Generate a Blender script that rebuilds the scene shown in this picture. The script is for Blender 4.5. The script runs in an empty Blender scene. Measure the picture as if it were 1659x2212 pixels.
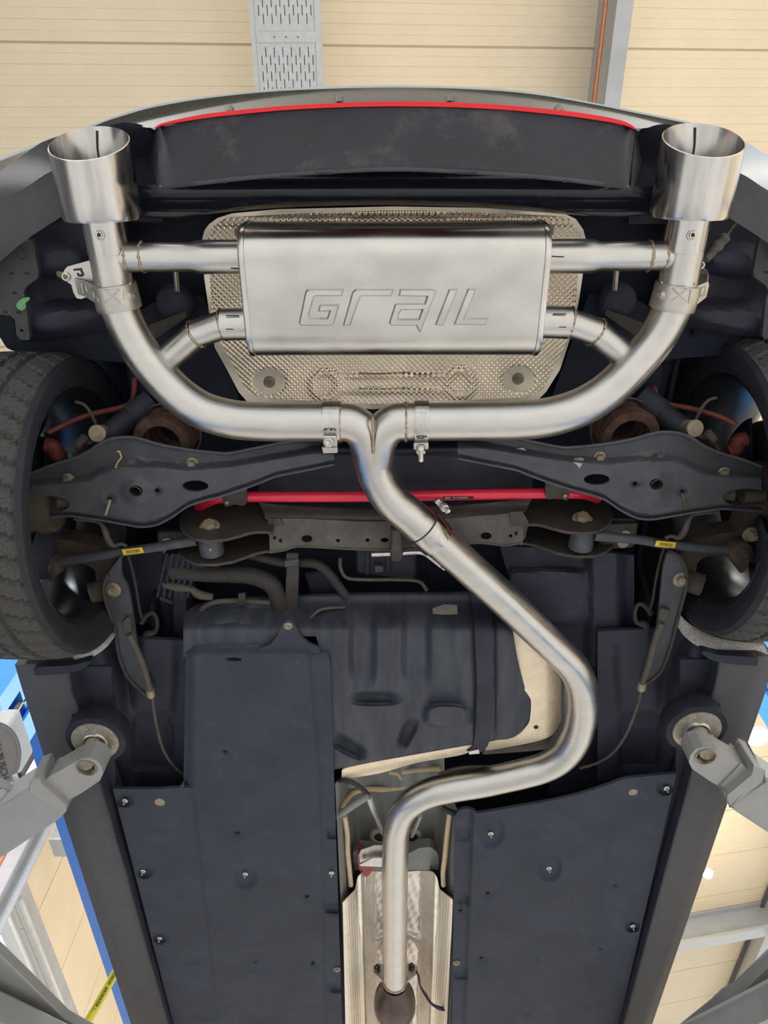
import bpy, math, random
from math import sin, cos, pi, radians, sqrt, atan, atan2, exp
from mathutils import Vector, Matrix
from mathutils.geometry import tessellate_polygon

random.seed(7)
SC = bpy.context.scene
COL = SC.collection

# ------------------------------------------------------------------ camera
F = 1534.0                      # focal length in pixels of the 1659 x 2212 frame
PX0, PY0 = 829.5, 1106.0
ELEV = radians(61.5)            # looking up and towards the front of the car (+Y)
PSI = atan(15.0 / F)
CZ = 0.75                       # camera height above the hall floor
_a0 = Vector((0, cos(ELEV), sin(ELEV)))
CD = Vector((0, sin(ELEV), -cos(ELEV)))
CA = _a0 * cos(PSI) - Vector((1, 0, 0)) * sin(PSI)
CR = Vector((1, 0, 0)) * cos(PSI) + _a0 * sin(PSI)
cam_d = bpy.data.cameras.new('camera')
cam_d.sensor_fit = 'VERTICAL'
cam_d.sensor_height = 36.0
cam_d.sensor_width = 27.0
cam_d.lens = F / 2212.0 * 36.0
cam_d.clip_start = 0.01
cam_d.clip_end = 200
cam = bpy.data.objects.new('camera', cam_d)
COL.objects.link(cam)
m = Matrix.Identity(4)
for i in range(3):
    m[i][0] = CR[i]; m[i][1] = -CD[i]; m[i][2] = -CA[i]
m[2][3] = CZ
cam.matrix_world = m
SC.camera = cam

# ------------------------------------------------------------------ world, light, exposure
w = bpy.data.worlds.new('world'); SC.world = w
w.use_nodes = True
bg = w.node_tree.nodes['Background']
bg.inputs[0].default_value = (0.93, 0.97, 1.0, 1)
bg.inputs[1].default_value = 1.25
SC.view_settings.view_transform = 'Standard'
SC.view_settings.look = 'None'
SC.view_settings.gamma = 1.0
SC.view_settings.use_curve_mapping = False
SC.view_settings.exposure = 0.12
SC.cycles.use_denoising = True
SC.cycles.max_bounces = 8
SC.cycles.diffuse_bounces = 5
SC.cycles.glossy_bounces = 5
SC.cycles.sample_clamp_indirect = 6.0


def ray(x, y):
    return CR * ((x - PX0) / F) + CD * ((y - PY0) / F) + CA


def P(x, y, Z):
    """pixel -> world point at height Z above the camera"""
    q = ray(x, y); t = Z / q.z
    return Vector((q.x * t, q.y * t, Z + CZ))


def PY(x, y, Y):
    """pixel -> world point on the vertical plane at distance Y ahead"""
    q = ray(x, y); t = Y / q.y
    return Vector((q.x * t, Y, q.z * t + CZ))


def PXP(x, y, X):
    q = ray(x, y); t = X / q.x
    return Vector((X, q.y * t, q.z * t + CZ))


def lerp(a, b, t):
    return a + (b - a) * t


def interp(x, xs, ys):
    if x <= xs[0]: return ys[0]
    for i in range(len(xs) - 1):
        if x <= xs[i + 1]:
            return lerp(ys[i], ys[i + 1], (x - xs[i]) / (xs[i + 1] - xs[i]))
    return ys[-1]


def MR(p):
    """left-hand pixel of the car -> the matching right-hand pixel"""
    x, y = p[0], p[1]
    k = interp(y, [300, 600, 820, 1000, 1140, 1400, 1700], [-3, 2, 7, 13, 16, 21, 25])
    return (1711 - x, y - k) + tuple(p[2:])


def side(pts, s):
    return [MR(p) for p in pts] if s > 0 else list(pts)


def spl(pts, per=8, closed=False):
    """Catmull-Rom through tuples of any size"""
    n = len(pts); out = []
    if n < 3 and not closed: return [tuple(p) for p in pts]
    segs = n if closed else n - 1
    for i in range(segs):
        p1, p2 = pts[i], pts[(i + 1) % n]
        if closed:
            p0, p3 = pts[(i - 1) % n], pts[(i + 2) % n]
        else:
            p0 = pts[i - 1] if i > 0 else [2 * a - b for a, b in zip(p1, p2)]
            p3 = pts[i + 2] if i + 2 < n else [2 * b - a for a, b in zip(p1, p2)]
        for k in range(per):
            t = k / per; t2 = t * t; t3 = t2 * t
            out.append(tuple(0.5 * (2 * b + (c - a) * t + (2 * a - 5 * b + 4 * c - d) * t2 + (3 * b - a - 3 * c + d) * t3)
                             for a, b, c, d in zip(p0, p1, p2, p3)))
    if not closed: out.append(tuple(pts[-1]))
    return out


def sstep(a, b, x):
    t = max(0.0, min(1.0, (x - a) / (b - a)))
    return t * t * (3 - 2 * t)


def bump(x, y, cx, cy, rx, ry, soft=0.35, rot=0.0, power=2.0):
    """1 inside a superellipse, 0 outside"""
    dx, dy = x - cx, y - cy
    if rot:
        c, s = cos(rot), sin(rot); dx, dy = dx * c + dy * s, -dx * s + dy * c
    d = (abs(dx / rx) ** power + abs(dy / ry) ** power) ** (1 / power)
    return 1 - sstep(1 - soft, 1 + soft, d)


# ------------------------------------------------------------------ materials
MATS = {}


def mat(name, col, rough=0.5, metal=0.0, var=0.12, vscale=18.0, bump_s=0.0, bscale=300.0, dirt=None,
        rvar=0.0, detail=6, stretch=None, spec=0.5, dimple=None, emit=None, alpha=None, coat=0.0):
    m = bpy.data.materials.new(name); m.use_nodes = True
    nt = m.node_tree; nd = nt.nodes; lk = nt.links
    bs = nd['Principled BSDF']
    if max(col) < 0.13 and metal < 0.5 and spec == 0.5: spec = 0.27
    bs.inputs['Roughness'].default_value = rough
    bs.inputs['Metallic'].default_value = metal
    bs.inputs['Specular IOR Level'].default_value = spec
    bs.inputs['Coat Weight'].default_value = coat
    tc = nd.new('ShaderNodeTexCoord')
    src = tc.outputs['Object']
    if stretch:
        mp = nd.new('ShaderNodeMapping'); mp.inputs['Scale'].default_value = stretch
        lk.new(src, mp.inputs[0]); vsrc = mp.outputs[0]
    else:
        vsrc = src
    no = nd.new('ShaderNodeTexNoise'); no.inputs['Scale'].default_value = vscale
    no.inputs['Detail'].default_value = detail; no.inputs['Roughness'].default_value = 0.62
    lk.new(vsrc, no.inputs['Vector'])
    mx = nd.new('ShaderNodeMix'); mx.data_type = 'RGBA'
    mx.inputs['A'].default_value = tuple(c * (1 - var) for c in col) + (1,)
    mx.inputs['B'].default_value = tuple(min(1, c * (1 + var)) for c in col) + (1,)
    mr = nd.new('ShaderNodeMapRange'); mr.inputs[1].default_value = 0.3; mr.inputs[2].default_value = 0.7
    lk.new(no.outputs['Fac'], mr.inputs[0]); lk.new(mr.outputs[0], mx.inputs['Factor'])
    outc = mx.outputs['Result']
    if dirt:
        dcol, dscale, lo, hi = dirt
        n2 = nd.new('ShaderNodeTexNoise'); n2.inputs['Scale'].default_value = dscale
        n2.inputs['Detail'].default_value = 9; n2.inputs['Roughness'].default_value = 0.7
        lk.new(src, n2.inputs['Vector'])
        r2 = nd.new('ShaderNodeMapRange'); r2.inputs[1].default_value = lo; r2.inputs[2].default_value = hi
        lk.new(n2.outputs['Fac'], r2.inputs[0])
        m2 = nd.new('ShaderNodeMix'); m2.data_type = 'RGBA'
        m2.inputs['B'].default_value = tuple(dcol) + (1,)
        lk.new(r2.outputs[0], m2.inputs['Factor']); lk.new(outc, m2.inputs['A'])
        outc = m2.outputs['Result']
    lk.new(outc, bs.inputs['Base Color'])
    if rvar:
        r3 = nd.new('ShaderNodeMapRange'); r3.inputs[1].default_value = 0.3; r3.inputs[2].default_value = 0.7
        r3.inputs[3].default_value = max(0.02, rough - rvar); r3.inputs[4].default_value = rough + rvar
        lk.new(no.outputs['Fac'], r3.inputs[0]); lk.new(r3.outputs[0], bs.inputs['Roughness'])
    if dimple:
        pitch, strength, hatch = dimple
        sp = nd.new('ShaderNodeSeparateXYZ'); lk.new(src, sp.inputs[0])
        ws = []
        for ax in ('X', 'Y'):
            mu = nd.new('ShaderNodeMath'); mu.operation = 'MULTIPLY'; mu.inputs[1].default_value = 2 * pi / pitch
            lk.new(sp.outputs[ax], mu.inputs[0])
            si = nd.new('ShaderNodeMath'); si.operation = 'SINE'; lk.new(mu.outputs[0], si.inputs[0]); ws.append(si)
        mu = nd.new('ShaderNodeMath'); mu.operation = 'MULTIPLY' if not hatch else 'MAXIMUM'
        lk.new(ws[0].outputs[0], mu.inputs[0]); lk.new(ws[1].outputs[0], mu.inputs[1])
        bp = nd.new('ShaderNodeBump'); bp.inputs['Strength'].default_value = strength
        bp.inputs['Distance'].default_value = pitch * 0.25
        lk.new(mu.outputs[0], bp.inputs['Height']); lk.new(bp.outputs[0], bs.inputs['Normal'])
    elif bump_s:
        n4 = nd.new('ShaderNodeTexNoise'); n4.inputs['Scale'].default_value = bscale
        n4.inputs['Detail'].default_value = 3
        lk.new(vsrc, n4.inputs['Vector'])
        bp = nd.new('ShaderNodeBump'); bp.inputs['Strength'].default_value = bump_s
        bp.inputs['Distance'].default_value = 0.002
        lk.new(n4.outputs['Fac'], bp.inputs['Height']); lk.new(bp.outputs[0], bs.inputs['Normal'])
    if emit:
        bs.inputs['Emission Color'].default_value = tuple(emit[0]) + (1,)
        bs.inputs['Emission Strength'].default_value = emit[1]
    MATS[name] = m
    return m


STEEL = mat('brushed_stainless', (0.57, 0.56, 0.545), 0.33, 1.0, 0.06, 14, 0.0, 90, rvar=0.05, detail=2, stretch=(1.0, 3.0, 3.0))
STEEL_TIP = mat('polished_stainless', (0.54, 0.53, 0.525), 0.22, 1.0, 0.16, 14, 0.0, 60, rvar=0.05, stretch=(6.0, 0.6, 6.0))
STEEL_BOX = mat('silencer_stainless', (0.58, 0.57, 0.55), 0.27, 1.0, 0.12, 9, 0.0, 70, rvar=0.05, detail=1.5, stretch=(1.0, 1.6, 1.6))
WELD = mat('weld_bead', (0.42, 0.34, 0.26), 0.42, 1.0, 0.35, 120, 0.3, 400)
BRACKET = mat('matt_steel_plate', (0.52, 0.50, 0.48), 0.42, 1.0, 0.1, 30)
ZINC = mat('zinc_bolt', (0.62, 0.60, 0.54), 0.35, 1.0, 0.2, 60)
OLDBOLT = mat('weathered_bolt', (0.30, 0.26, 0.20), 0.6, 0.7, 0.35, 90)
DARKLINE = mat('engraved_line', (0.05, 0.045, 0.04), 0.7, 0.2)
SHIELD = mat('dimpled_aluminium', (0.82, 0.71, 0.56), 0.34, 1.0, 0.14, 12, dimple=(0.0115, 0.42, False))
SHIELD_RIM = mat('plain_aluminium', (0.72, 0.65, 0.55), 0.36, 1.0, 0.12, 20, 0.1, 80)
CREAMSHIELD = mat('cream_aluminium_shield', (0.90, 0.77, 0.58), 0.5, 0.3, 0.1, 25, dimple=(0.006, 0.35, True))
FOIL = mat('crinkled_foil', (0.84, 0.80, 0.74), 0.34, 0.9, 0.15, 40, 0.45, 260)
CORRUG = mat('corrugated_foil', (0.88, 0.80, 0.68), 0.42, 0.6, 0.08, 40, dimple=(0.0065, 0.5, True))
PLASTIC = mat('black_plastic', (0.022, 0.025, 0.038), 0.55, 0, 0.2, 30, 0.15, 500)
BUMPERBLK = mat('valance_plastic', (0.026, 0.026, 0.034), 0.58, 0, 0.25, 6, 0.25, 700, dirt=((0.10, 0.095, 0.085), 9, 0.56, 0.78))  # bluish part of this black stands for camera haze
BUMPERGREY = mat('grained_grey_plastic', (0.075, 0.072, 0.06), 0.6, 0, 0.3, 400, 0.5, 500)
CORNER = mat('dark_grey_plastic', (0.060, 0.060, 0.066), 0.6, 0, 0.15, 20, 0.2, 600)
REDTRIM = mat('red_trim', (0.78, 0.012, 0.025), 0.35, 0, 0.05)
PAINT = mat('pale_blue_paint', (0.55, 0.62, 0.68), 0.25, 0.1, 0.03, coat=0.5)
GLOSSBLK = mat('glossy_black', (0.010, 0.013, 0.022), 0.18, 0, 0.15, 8, coat=0.4)
PAN = mat('underseal_dark', (0.008, 0.012, 0.024), 0.7, 0, 0.3, 12, 0.3, 200)  # navy cast is camera haze put into the colour
PAN2 = mat('underseal_grey', (0.030, 0.032, 0.050), 0.62, 0, 0.25, 10, 0.25, 220, dirt=((0.09, 0.08, 0.07), 25, 0.6, 0.85))
SILL = mat('stone_guard_grey', (0.082, 0.080, 0.086), 0.6, 0, 0.08, 25, 0.25, 700, dirt=((0.2, 0.2, 0.2), 60, 0.72, 0.8))
TRAY = mat('felt_undertray', (0.042, 0.049, 0.070), 0.75, 0, 0.18, 7, 0.35, 900, dirt=((0.10, 0.095, 0.09), 14, 0.6, 0.85))  # blue tint is haze put into the tray colour
TANK = mat('fuel_tank_plastic', (0.050, 0.056, 0.074), 0.46, 0, 0.35, 12, 0.0, 200, dirt=((0.20, 0.19, 0.17), 45, 0.66, 0.82), stretch=(3.0, .5, 1.0))  # bluish for lens haze, put into the tank colour
ARM = mat('painted_arm_steel', (0.072, 0.075, 0.088), 0.40, 0.1, 0.2, 22, 0.12, 260, dirt=((0.14, 0.12, 0.10), 16, 0.6, 0.85))  # slightly blue: haze put into the arm colour
SUBFR = mat('subframe_steel', (0.056, 0.050, 0.047), 0.5, 0.1, 0.3, 18, 0.2, 200, dirt=((0.13, 0.09, 0.06), 14, 0.58, 0.85))
WEB = mat('lit_web_steel', (0.090, 0.084, 0.078), 0.5, 0.15, 0.3, 18, 0.15, 200, dirt=((0.19, 0.16, 0.12), 16, 0.58, 0.85))  # paler copy of the subframe steel; light on the web put into its colour
RUST = mat('brown_rust', (0.085, 0.050, 0.035), 0.8, 0.1, 0.4, 40, 0.4, 200)
CASTBROWN = mat('cast_iron_brown', (0.075, 0.060, 0.050), 0.75, 0.1, 0.3, 40, 0.4, 160)
REDBAR = mat('red_powder_coat', (0.75, 0.02, 0.06), 0.38, 0, 0.05, 30, coat=0.2)
REDRUST = mat('faded_red_rod', (0.17, 0.035, 0.033), 0.6, 0, 0.25, 60)
RUBBER = mat('tyre_rubber', (0.026, 0.027, 0.036), 0.62, 0, 0.2, 30, 0.2, 300)
TREAD = mat('tyre_tread', (0.058, 0.056, 0.055), 0.6, 0, 0.4, 260, 0.5, 500, dirt=((0.16, 0.15, 0.14), 180, 0.62, 0.8))
HOSE = mat('black_rubber_hose', (0.040, 0.037, 0.036), 0.6, 0, 0.2, 40)
CABLE = mat('grey_cable_sheath', (0.085, 0.075, 0.066), 0.6, 0, 0.25, 60)
RIMDARK = mat('dark_alloy', (0.05, 0.055, 0.065), 0.35, 0.7, 0.2, 20)
DISC = mat('brake_disc_steel', (0.16, 0.15, 0.15), 0.4, 0.9, 0.2, 30)
YELLOW = mat('yellow_label', (0.75, 0.50, 0.05), 0.5, 0, 0.05)
BLACKINK = mat('black_print', (0.012, 0.012, 0.012), 0.5, 0, 0.05)
WHITEINK = mat('white_print', (0.8, 0.8, 0.8), 0.5, 0, 0.05)
PAPER = mat('torn_paper', (0.36, 0.33, 0.28), 0.8, 0, 0.2, 60)
TUNNEL = mat('grey_primer_paint', (0.21, 0.22, 0.215), 0.45, 0, 0.08, 10, coat=0.1)
SEALANT = mat('beige_sealant', (0.62, 0.48, 0.31), 0.6, 0, 0.12, 50, 0.2, 120)
REDRUBBER = mat('red_rubber', (0.33, 0.05, 0.045), 0.5, 0, 0.1)
BURNT = mat('heat_tinted_steel', (0.10, 0.075, 0.075), 0.4, 0.9, 0.3, 25)
GOLDPIPE = mat('golden_heat_steel', (0.62, 0.48, 0.32), 0.35, 1.0, 0.25, 30)
CAPBEIGE = mat('beige_cap', (0.30, 0.25, 0.18), 0.6, 0.2, 0.15, 60)
LIFTGREY = mat('lift_grey_paint', (0.30, 0.30, 0.30), 0.42, 0, 0.06, 12, dirt=((0.12, 0.11, 0.10), 40, 0.68, 0.8))
LIFTBLUE = mat('lift_blue_paint', (0.06, 0.36, 0.90), 0.35, 0, 0.05, 12)
DEEPBLUE = mat('deep_blue_paint', (0.035, 0.20, 0.70), 0.35, 0, 0.05, 12)
WHITEBOX = mat('white_plastic', (0.72, 0.72, 0.71), 0.4, 0, 0.04)
BADGE = mat('embossed_badge', (0.33, 0.29, 0.27), 0.5, 0, 0.06)
PADSTEEL = mat('worn_pad_steel', (0.40, 0.37, 0.31), 0.5, 0.6, 0.3, 60, 0.2, 100)
PANEL = mat('cream_sandwich_panel', (0.76, 0.655, 0.49), 0.5, 0, 0.03, 3)
GALV = mat('galvanised_steel', (0.55, 0.56, 0.57), 0.45, 0.35, 0.08, 20)
FRAMESTEEL = mat('grey_painted_frame', (0.42, 0.44, 0.48), 0.4, 0.2, 0.1, 4)
COPPER = mat('copper_pipe', (0.50, 0.22, 0.13), 0.4, 0.7, 0.1, 30)
ORANGE = mat('orange_pipe', (0.70, 0.17, 0.07), 0.45, 0, 0.08)
CONCRETE = mat('concrete_floor', (0.57, 0.575, 0.575), 0.65, 0, 0.06, 1.5)
HOSEYEL = mat('yellow_air_hose', (0.85, 0.72, 0.05), 0.45, 0, 0.05)
GREENPAINT = mat('green_paint_mark', (0.13, 0.33, 0.14), 0.7, 0, 0.3, 120)
YELCHALK = mat('yellow_chalk', (0.60, 0.52, 0.18), 0.8, 0, 0.2, 120)
LITFELT = mat('window_lit_felt', (0.50, 0.49, 0.49), 0.9, 0, 0.4, 220, 0.6, 500)  # pale because window light on the liner is put into its colour
LAMPGLOW = mat('lamp_glow', (1, 0.95, 0.8), 0.5, 0, 0.0, emit=((1.0, 0.86, 0.55), 60.0))
LAMPBODY = mat('lamp_body', (0.6, 0.6, 0.58), 0.4, 0, 0.05)
GLASS = mat('window_frost', (0.75, 0.85, 0.9), 0.1, 0, 0.02)


# ------------------------------------------------------------------ mesh builder
class MB:
    def __init__(s):
        s.v = []; s.f = []

    def add(s, vs, fs):
        o = len(s.v); s.v += [Vector(x) for x in vs]; s.f += [tuple(i + o for i in f) for f in fs]
        return s

    def tube(s, pts, r, n=16, cap=True, hollow=0.0):
        pts = [Vector(p) for p in pts]
        N = len(pts)
        rs = list(r) if isinstance(r, (list, tuple)) else [r] * N
        tg = []
        for i in range(N):
            t = (pts[min(i + 1, N - 1)] - pts[max(i - 1, 0)])
            tg.append(t.normalized())
        nrm = Vector((0, 0, 1)) if abs(tg[0].z) < 0.9 else Vector((1, 0, 0))
        nrm = (nrm - tg[0] * nrm.dot(tg[0])).normalized()
        vs = []
        for i in range(N):
            nrm = (nrm - tg[i] * nrm.dot(tg[i])).normalized()
            b = tg[i].cross(nrm)
            for k in range(n):
                a = 2 * pi * k / n
                vs.append(pts[i] + (nrm * cos(a) + b * sin(a)) * rs[i])
        fs = []
        for i in range(N - 1):
            for k in range(n):
                k2 = (k + 1) % n
                fs.append((i * n + k, i * n + k2, (i + 1) * n + k2, (i + 1) * n + k))
        if cap:
            fs.append(tuple(range(n - 1, -1, -1))); fs.append(tuple(range((N - 1) * n, N * n)))
        return s.add(vs, fs)

    def lathe(s, c, axis, prof, n=32, close=False, ref=None):
        """prof: list of (distance along axis, radius)"""
        axis = Vector(axis).normalized(); c = Vector(c)
        u = Vector(ref) if ref else (Vector((0, 0, 1)) if abs(axis.z) < 0.9 else Vector((1, 0, 0)))
        u = (u - axis * u.dot(axis)).normalized(); w_ = axis.cross(u)
        vs = []; fs = []
        for (d, r) in prof:
            for k in range(n):
                a = 2 * pi * k / n
                vs.append(c + axis * d + (u * cos(a) + w_ * sin(a)) * r)
        L = len(prof)
        for i in range(L - 1 + (1 if close else 0)):
            j = (i + 1) % L
            for k in range(n):
                k2 = (k + 1) % n
                fs.append((i * n + k, i * n + k2, j * n + k2, j * n + k))
        if not close:
            if prof[0][1] > 1e-6: fs.append(tuple(range(n - 1, -1, -1)))
            if prof[-1][1] > 1e-6: fs.append(tuple(range((L - 1) * n, L * n)))
        return s.add(vs, fs)

    def ring(s, c, axis, R, r, n=36, k=8, rough=0.0, arc=None, ref=None):
        axis = Vector(axis).normalized(); c = Vector(c)
        u = Vector(ref) if ref else (Vector((0, 0, 1)) if abs(axis.z) < 0.9 else Vector((1, 0, 0)))
        u = (u - axis * u.dot(axis)).normalized(); w_ = axis.cross(u)
        a0, a1 = arc if arc else (0, 2 * pi)
        cnt = n if not arc else n + 1
        vs = []; fs = []
        for i in range(cnt):
            a = a0 + (a1 - a0) * i / n
            dr = u * cos(a) + w_ * sin(a)
            rr = r * (1 + (random.random() - .5) * 2 * rough)
            off = axis * ((random.random() - .5) * r * rough)
            for j in range(k):
                b = 2 * pi * j / k
                vs.append(c + off + dr * (R + rr * cos(b)) + axis * (rr * sin(b)))
        for i in range(n):
            i2 = (i + 1) % cnt
            for j in range(k):
                j2 = (j + 1) % k
                fs.append((i * k + j, i * k + j2, i2 * k + j2, i2 * k + j))
        return s.add(vs, fs)

    def poly(s, outer, ext, holes=()):
        """flat polygon (world points) with holes, extruded by the vector ext"""
        loops = [[Vector(p) for p in outer]] + [[Vector(p) for p in h] for h in holes]
        tris = tessellate_polygon(loops)
        flat = [p for l in loops for p in l]; n = len(flat)
        ext = Vector(ext)
        fs = []
        # orient
        nrm = Vector((0, 0, 0))
        for t in tris:
            a, b, c = (flat[i] for i in t)
            nrm += (b - a).cross(c - a)
        flip = nrm.dot(ext) > 0
        for t in tris:
            t = tuple(t)
            fs.append(t[::-1] if flip else t)
            fs.append(tuple(i + n for i in (t if flip else t[::-1])))
        o = 0
        for l in loops:
            k = len(l)
            for i in range(k):
                j = (i + 1) % k
                fs.append((o + i, o + j, o + j + n, o + i + n))
            o += k
        return s.add(flat + [p + ext for p in flat], fs)

    def box(s, lo, hi):
        x0, y0, z0 = lo; x1, y1, z1 = hi
        return s.add([(x0, y0, z0), (x1, y0, z0), (x1, y1, z0), (x0, y1, z0), (x0, y0, z1), (x1, y0, z1), (x1, y1, z1), (x0, y1, z1)],
                     [(0, 3, 2, 1), (4, 5, 6, 7), (0, 1, 5, 4), (1, 2, 6, 5), (2, 3, 7, 6), (3, 0, 4, 7)])

    def bar(s, p0, p1, wd, ht, up=(0, 0, 1)):
        p0 = Vector(p0); p1 = Vector(p1); t = (p1 - p0).normalized(); up = Vector(up)
        sd = t.cross(up).normalized(); up = sd.cross(t)
        vs = []
        for p in (p0, p1):
            for a, b in ((-1, -1), (1, -1), (1, 1), (-1, 1)):
                vs.append(p + sd * (a * wd / 2) + up * (b * ht / 2))
        return s.add(vs, [(0, 1, 2, 3), (7, 6, 5, 4), (0, 4, 5, 1), (1, 5, 6, 2), (2, 6, 7, 3), (3, 7, 4, 0)])

    def patch(s, top, bot, zf, nu=40, nv=20, thick=0.01, holes=(), pm=None, per=6, smooth=True):
        """quilt between two pixel curves; zf(x,y) is the height above the camera; holes = ellipses in pixels"""
        def resample(c):
            c = spl(c, per) if (smooth and len(c) > 2) else [tuple(p) for p in c]
            L = [0]
            for a, b in zip(c, c[1:]): L.append(L[-1] + sqrt((a[0] - b[0]) ** 2 + (a[1] - b[1]) ** 2))
            out = []
            for i in range(nu + 1):
                d = L[-1] * i / nu
                for k in range(len(c) - 1):
                    if d <= L[k + 1] + 1e-9:
                        t = (d - L[k]) / max(1e-9, L[k + 1] - L[k])
                        out.append((lerp(c[k][0], c[k + 1][0], t), lerp(c[k][1], c[k + 1][1], t))); break
            return out
        T, B = resample(top), resample(bot)
        px = []
        for j in range(nv + 1):
            for i in range(nu + 1):
                px.append([lerp(T[i][0], B[i][0], j / nv), lerp(T[i][1], B[i][1], j / nv)])
        def idx(i, j): return j * (nu + 1) + i
        faces = []; border = set()
        def inh(x, y):
            for (cx, cy, rx, ry) in holes:
                if ((x - cx) / rx) ** 2 + ((y - cy) / ry) ** 2 < 1: return (cx, cy, rx, ry)
            return None
        removed = []
        for j in range(nv):
            for i in range(nu):
                q = (idx(i, j), idx(i, j + 1), idx(i + 1, j + 1), idx(i + 1, j))
                mx_ = sum(px[k][0] for k in q) / 4; my_ = sum(px[k][1] for k in q) / 4
                h = inh(mx_, my_)
                if h: removed.append((q, h))
                else: faces.append(q)
        used = set(k for q in faces for k in q)
        for q, h in removed:
            for k in q:
                if k in used:
                    cx, cy, rx, ry = h
                    dx, dy = (px[k][0] - cx) / rx, (px[k][1] - cy) / ry
                    d = sqrt(dx * dx + dy * dy) or 1
                    px[k] = [cx + dx / d * rx, cy + dy / d * ry]
        fn = pm or P
        vs = [fn(x, y, zf(x, y)) for x, y in px]
        n = len(vs)
        ec = {}
        for q in faces:
            for k in range(4):
                e = (q[k], q[(k + 1) % 4]); ec[e] = 1
        fs = list(faces) + [tuple(i + n for i in q[::-1]) for q in faces]
        for (a, b) in list(ec):
            if (b, a) not in ec: fs.append((b, a, a + n, b + n))
        vs2 = vs + [v + Vector((0, 0, thick)) for v in vs]
        # drop unused
        us = sorted(set(i for f in fs for i in f)); mp = {o: i for i, o in enumerate(us)}
        return s.add([vs2[i] for i in us], [tuple(mp[i] for i in f) for f in fs])

    def hexbolt(s, c, axis, r, h, washer=0.0, stud=0.0):
        """bolt head standing out from the surface point c along axis"""
        axis = Vector(axis).normalized(); c = Vector(c)
        if washer: s.lathe(c, axis, [(-0.002, washer), (0.0015, washer), (0.002, washer * 0.92)], 20)
        s.lathe(c, axis, [(0, r), (h * 0.85, r), (h, r * 0.88)], 6)
        if stud: s.lathe(c, axis, [(0, r * .5), (h + stud, r * .5), (h + stud * 1.1, r * .4)], 14)
        return s

    def build(s, name, material, parent=None, bevel=0.0, sharp=38, smooth=True, kind=None):
        c = Vector((0, 0, 0))
        for v in s.v: c += v
        c /= max(1, len(s.v))
        me = bpy.data.meshes.new(name)
        me.from_pydata([v - c for v in s.v], [], s.f)
        me.materials.append(material)
        me.validate(); me.update()
        if smooth:
            me.polygons.foreach_set('use_smooth', [True] * len(me.polygons))
            me.set_sharp_from_angle(angle=radians(sharp))
        o = bpy.data.objects.new(name, me); COL.objects.link(o)
        o.location = c
        if parent is not None:
            o.parent = parent
            base = parent.location.copy()
            if parent.parent is not None: base = base + parent.parent.location
            o.location = c - base
        if bevel:
            b = o.modifiers.new('bevel', 'BEVEL'); b.width = bevel; b.segments = 2; b.limit_method = 'ANGLE'
            b.angle_limit = radians(40)
        if kind: o['kind'] = kind
        return o


def thing(name, label, cat, loc, group=None):
    o = bpy.data.objects.new(name, None); COL.objects.link(o)
    o.location = Vector(loc); o.empty_display_size = 0.05
    o['label'] = label; o['category'] = cat
    if group: o['group'] = group
    return o


def tag(o, label, cat, group=None):
    o['label'] = label; o['category'] = cat
    if group: o['group'] = group
    return o


def tubepx(pts, r, per=8, n=20, mb=None, cap=True):
    """tube through (px, py, Z) control points"""
    q = spl(pts, per)
    rr = r
    if isinstance(r, (list, tuple)):
        rr = [x[0] for x in spl([(a,) for a in r], per)]
    return (mb or MB()).tube([P(*p) for p in q], rr, n, cap)


def platepx(outline, Z, t, holes=(), per=0, mb=None, dz=None):
    o = spl(outline, per, True) if per else outline
    f = dz or (lambda x, y: Z)
    hs = []
    for h in holes:
        if len(h) == 4 and not isinstance(h[0], tuple):
            cx, cy, rx, ry = h
            hs.append([P(cx + rx * cos(2 * pi * k / 20), cy + ry * sin(2 * pi * k / 20), f(cx, cy)) for k in range(20)])
        else: hs.append([P(x, y, f(x, y)) for x, y in h])
    return (mb or MB()).poly([P(x, y, f(x, y)) for x, y in o], (0, 0, t), hs)


def plateY(outline, Y, t, holes=(), per=0, mb=None):
    o = spl(outline, per, True) if per else outline
    hs = [[PY(cx + rx * cos(2 * pi * k / 18), cy + ry * sin(2 * pi * k / 18), Y) for k in range(18)] for cx, cy, rx, ry in holes]
    return (mb or MB()).poly([PY(x, y, Y) for x, y in o], (0, t, 0), hs)


def text_obj(txt, origin, xdir, ydir, size, mtl, parent, name='lettering', depth=0.0006, align='LEFT', stretch=1.0):
    cu = bpy.data.curves.new(name, 'FONT'); cu.body = txt; cu.size = size; cu.extrude = depth
    cu.align_x = align; cu.resolution_u = 3
    tmp = bpy.data.objects.new('tmp', cu); COL.objects.link(tmp)
    dg = bpy.context.evaluated_depsgraph_get()
    me = bpy.data.meshes.new_from_object(tmp.evaluated_get(dg))
    COL.objects.unlink(tmp); bpy.data.objects.remove(tmp)
    xd = Vector(xdir).normalized(); yd = Vector(ydir); yd = (yd - xd * yd.dot(xd)).normalized(); zd = xd.cross(yd)
    mb = MB()
    mb.add([Vector(origin) + xd * (v.co.x * stretch) + yd * v.co.y + zd * v.co.z for v in me.vertices], [tuple(p.vertices) for p in me.polygons])
    return mb.build(name, mtl, parent, smooth=False)


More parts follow.
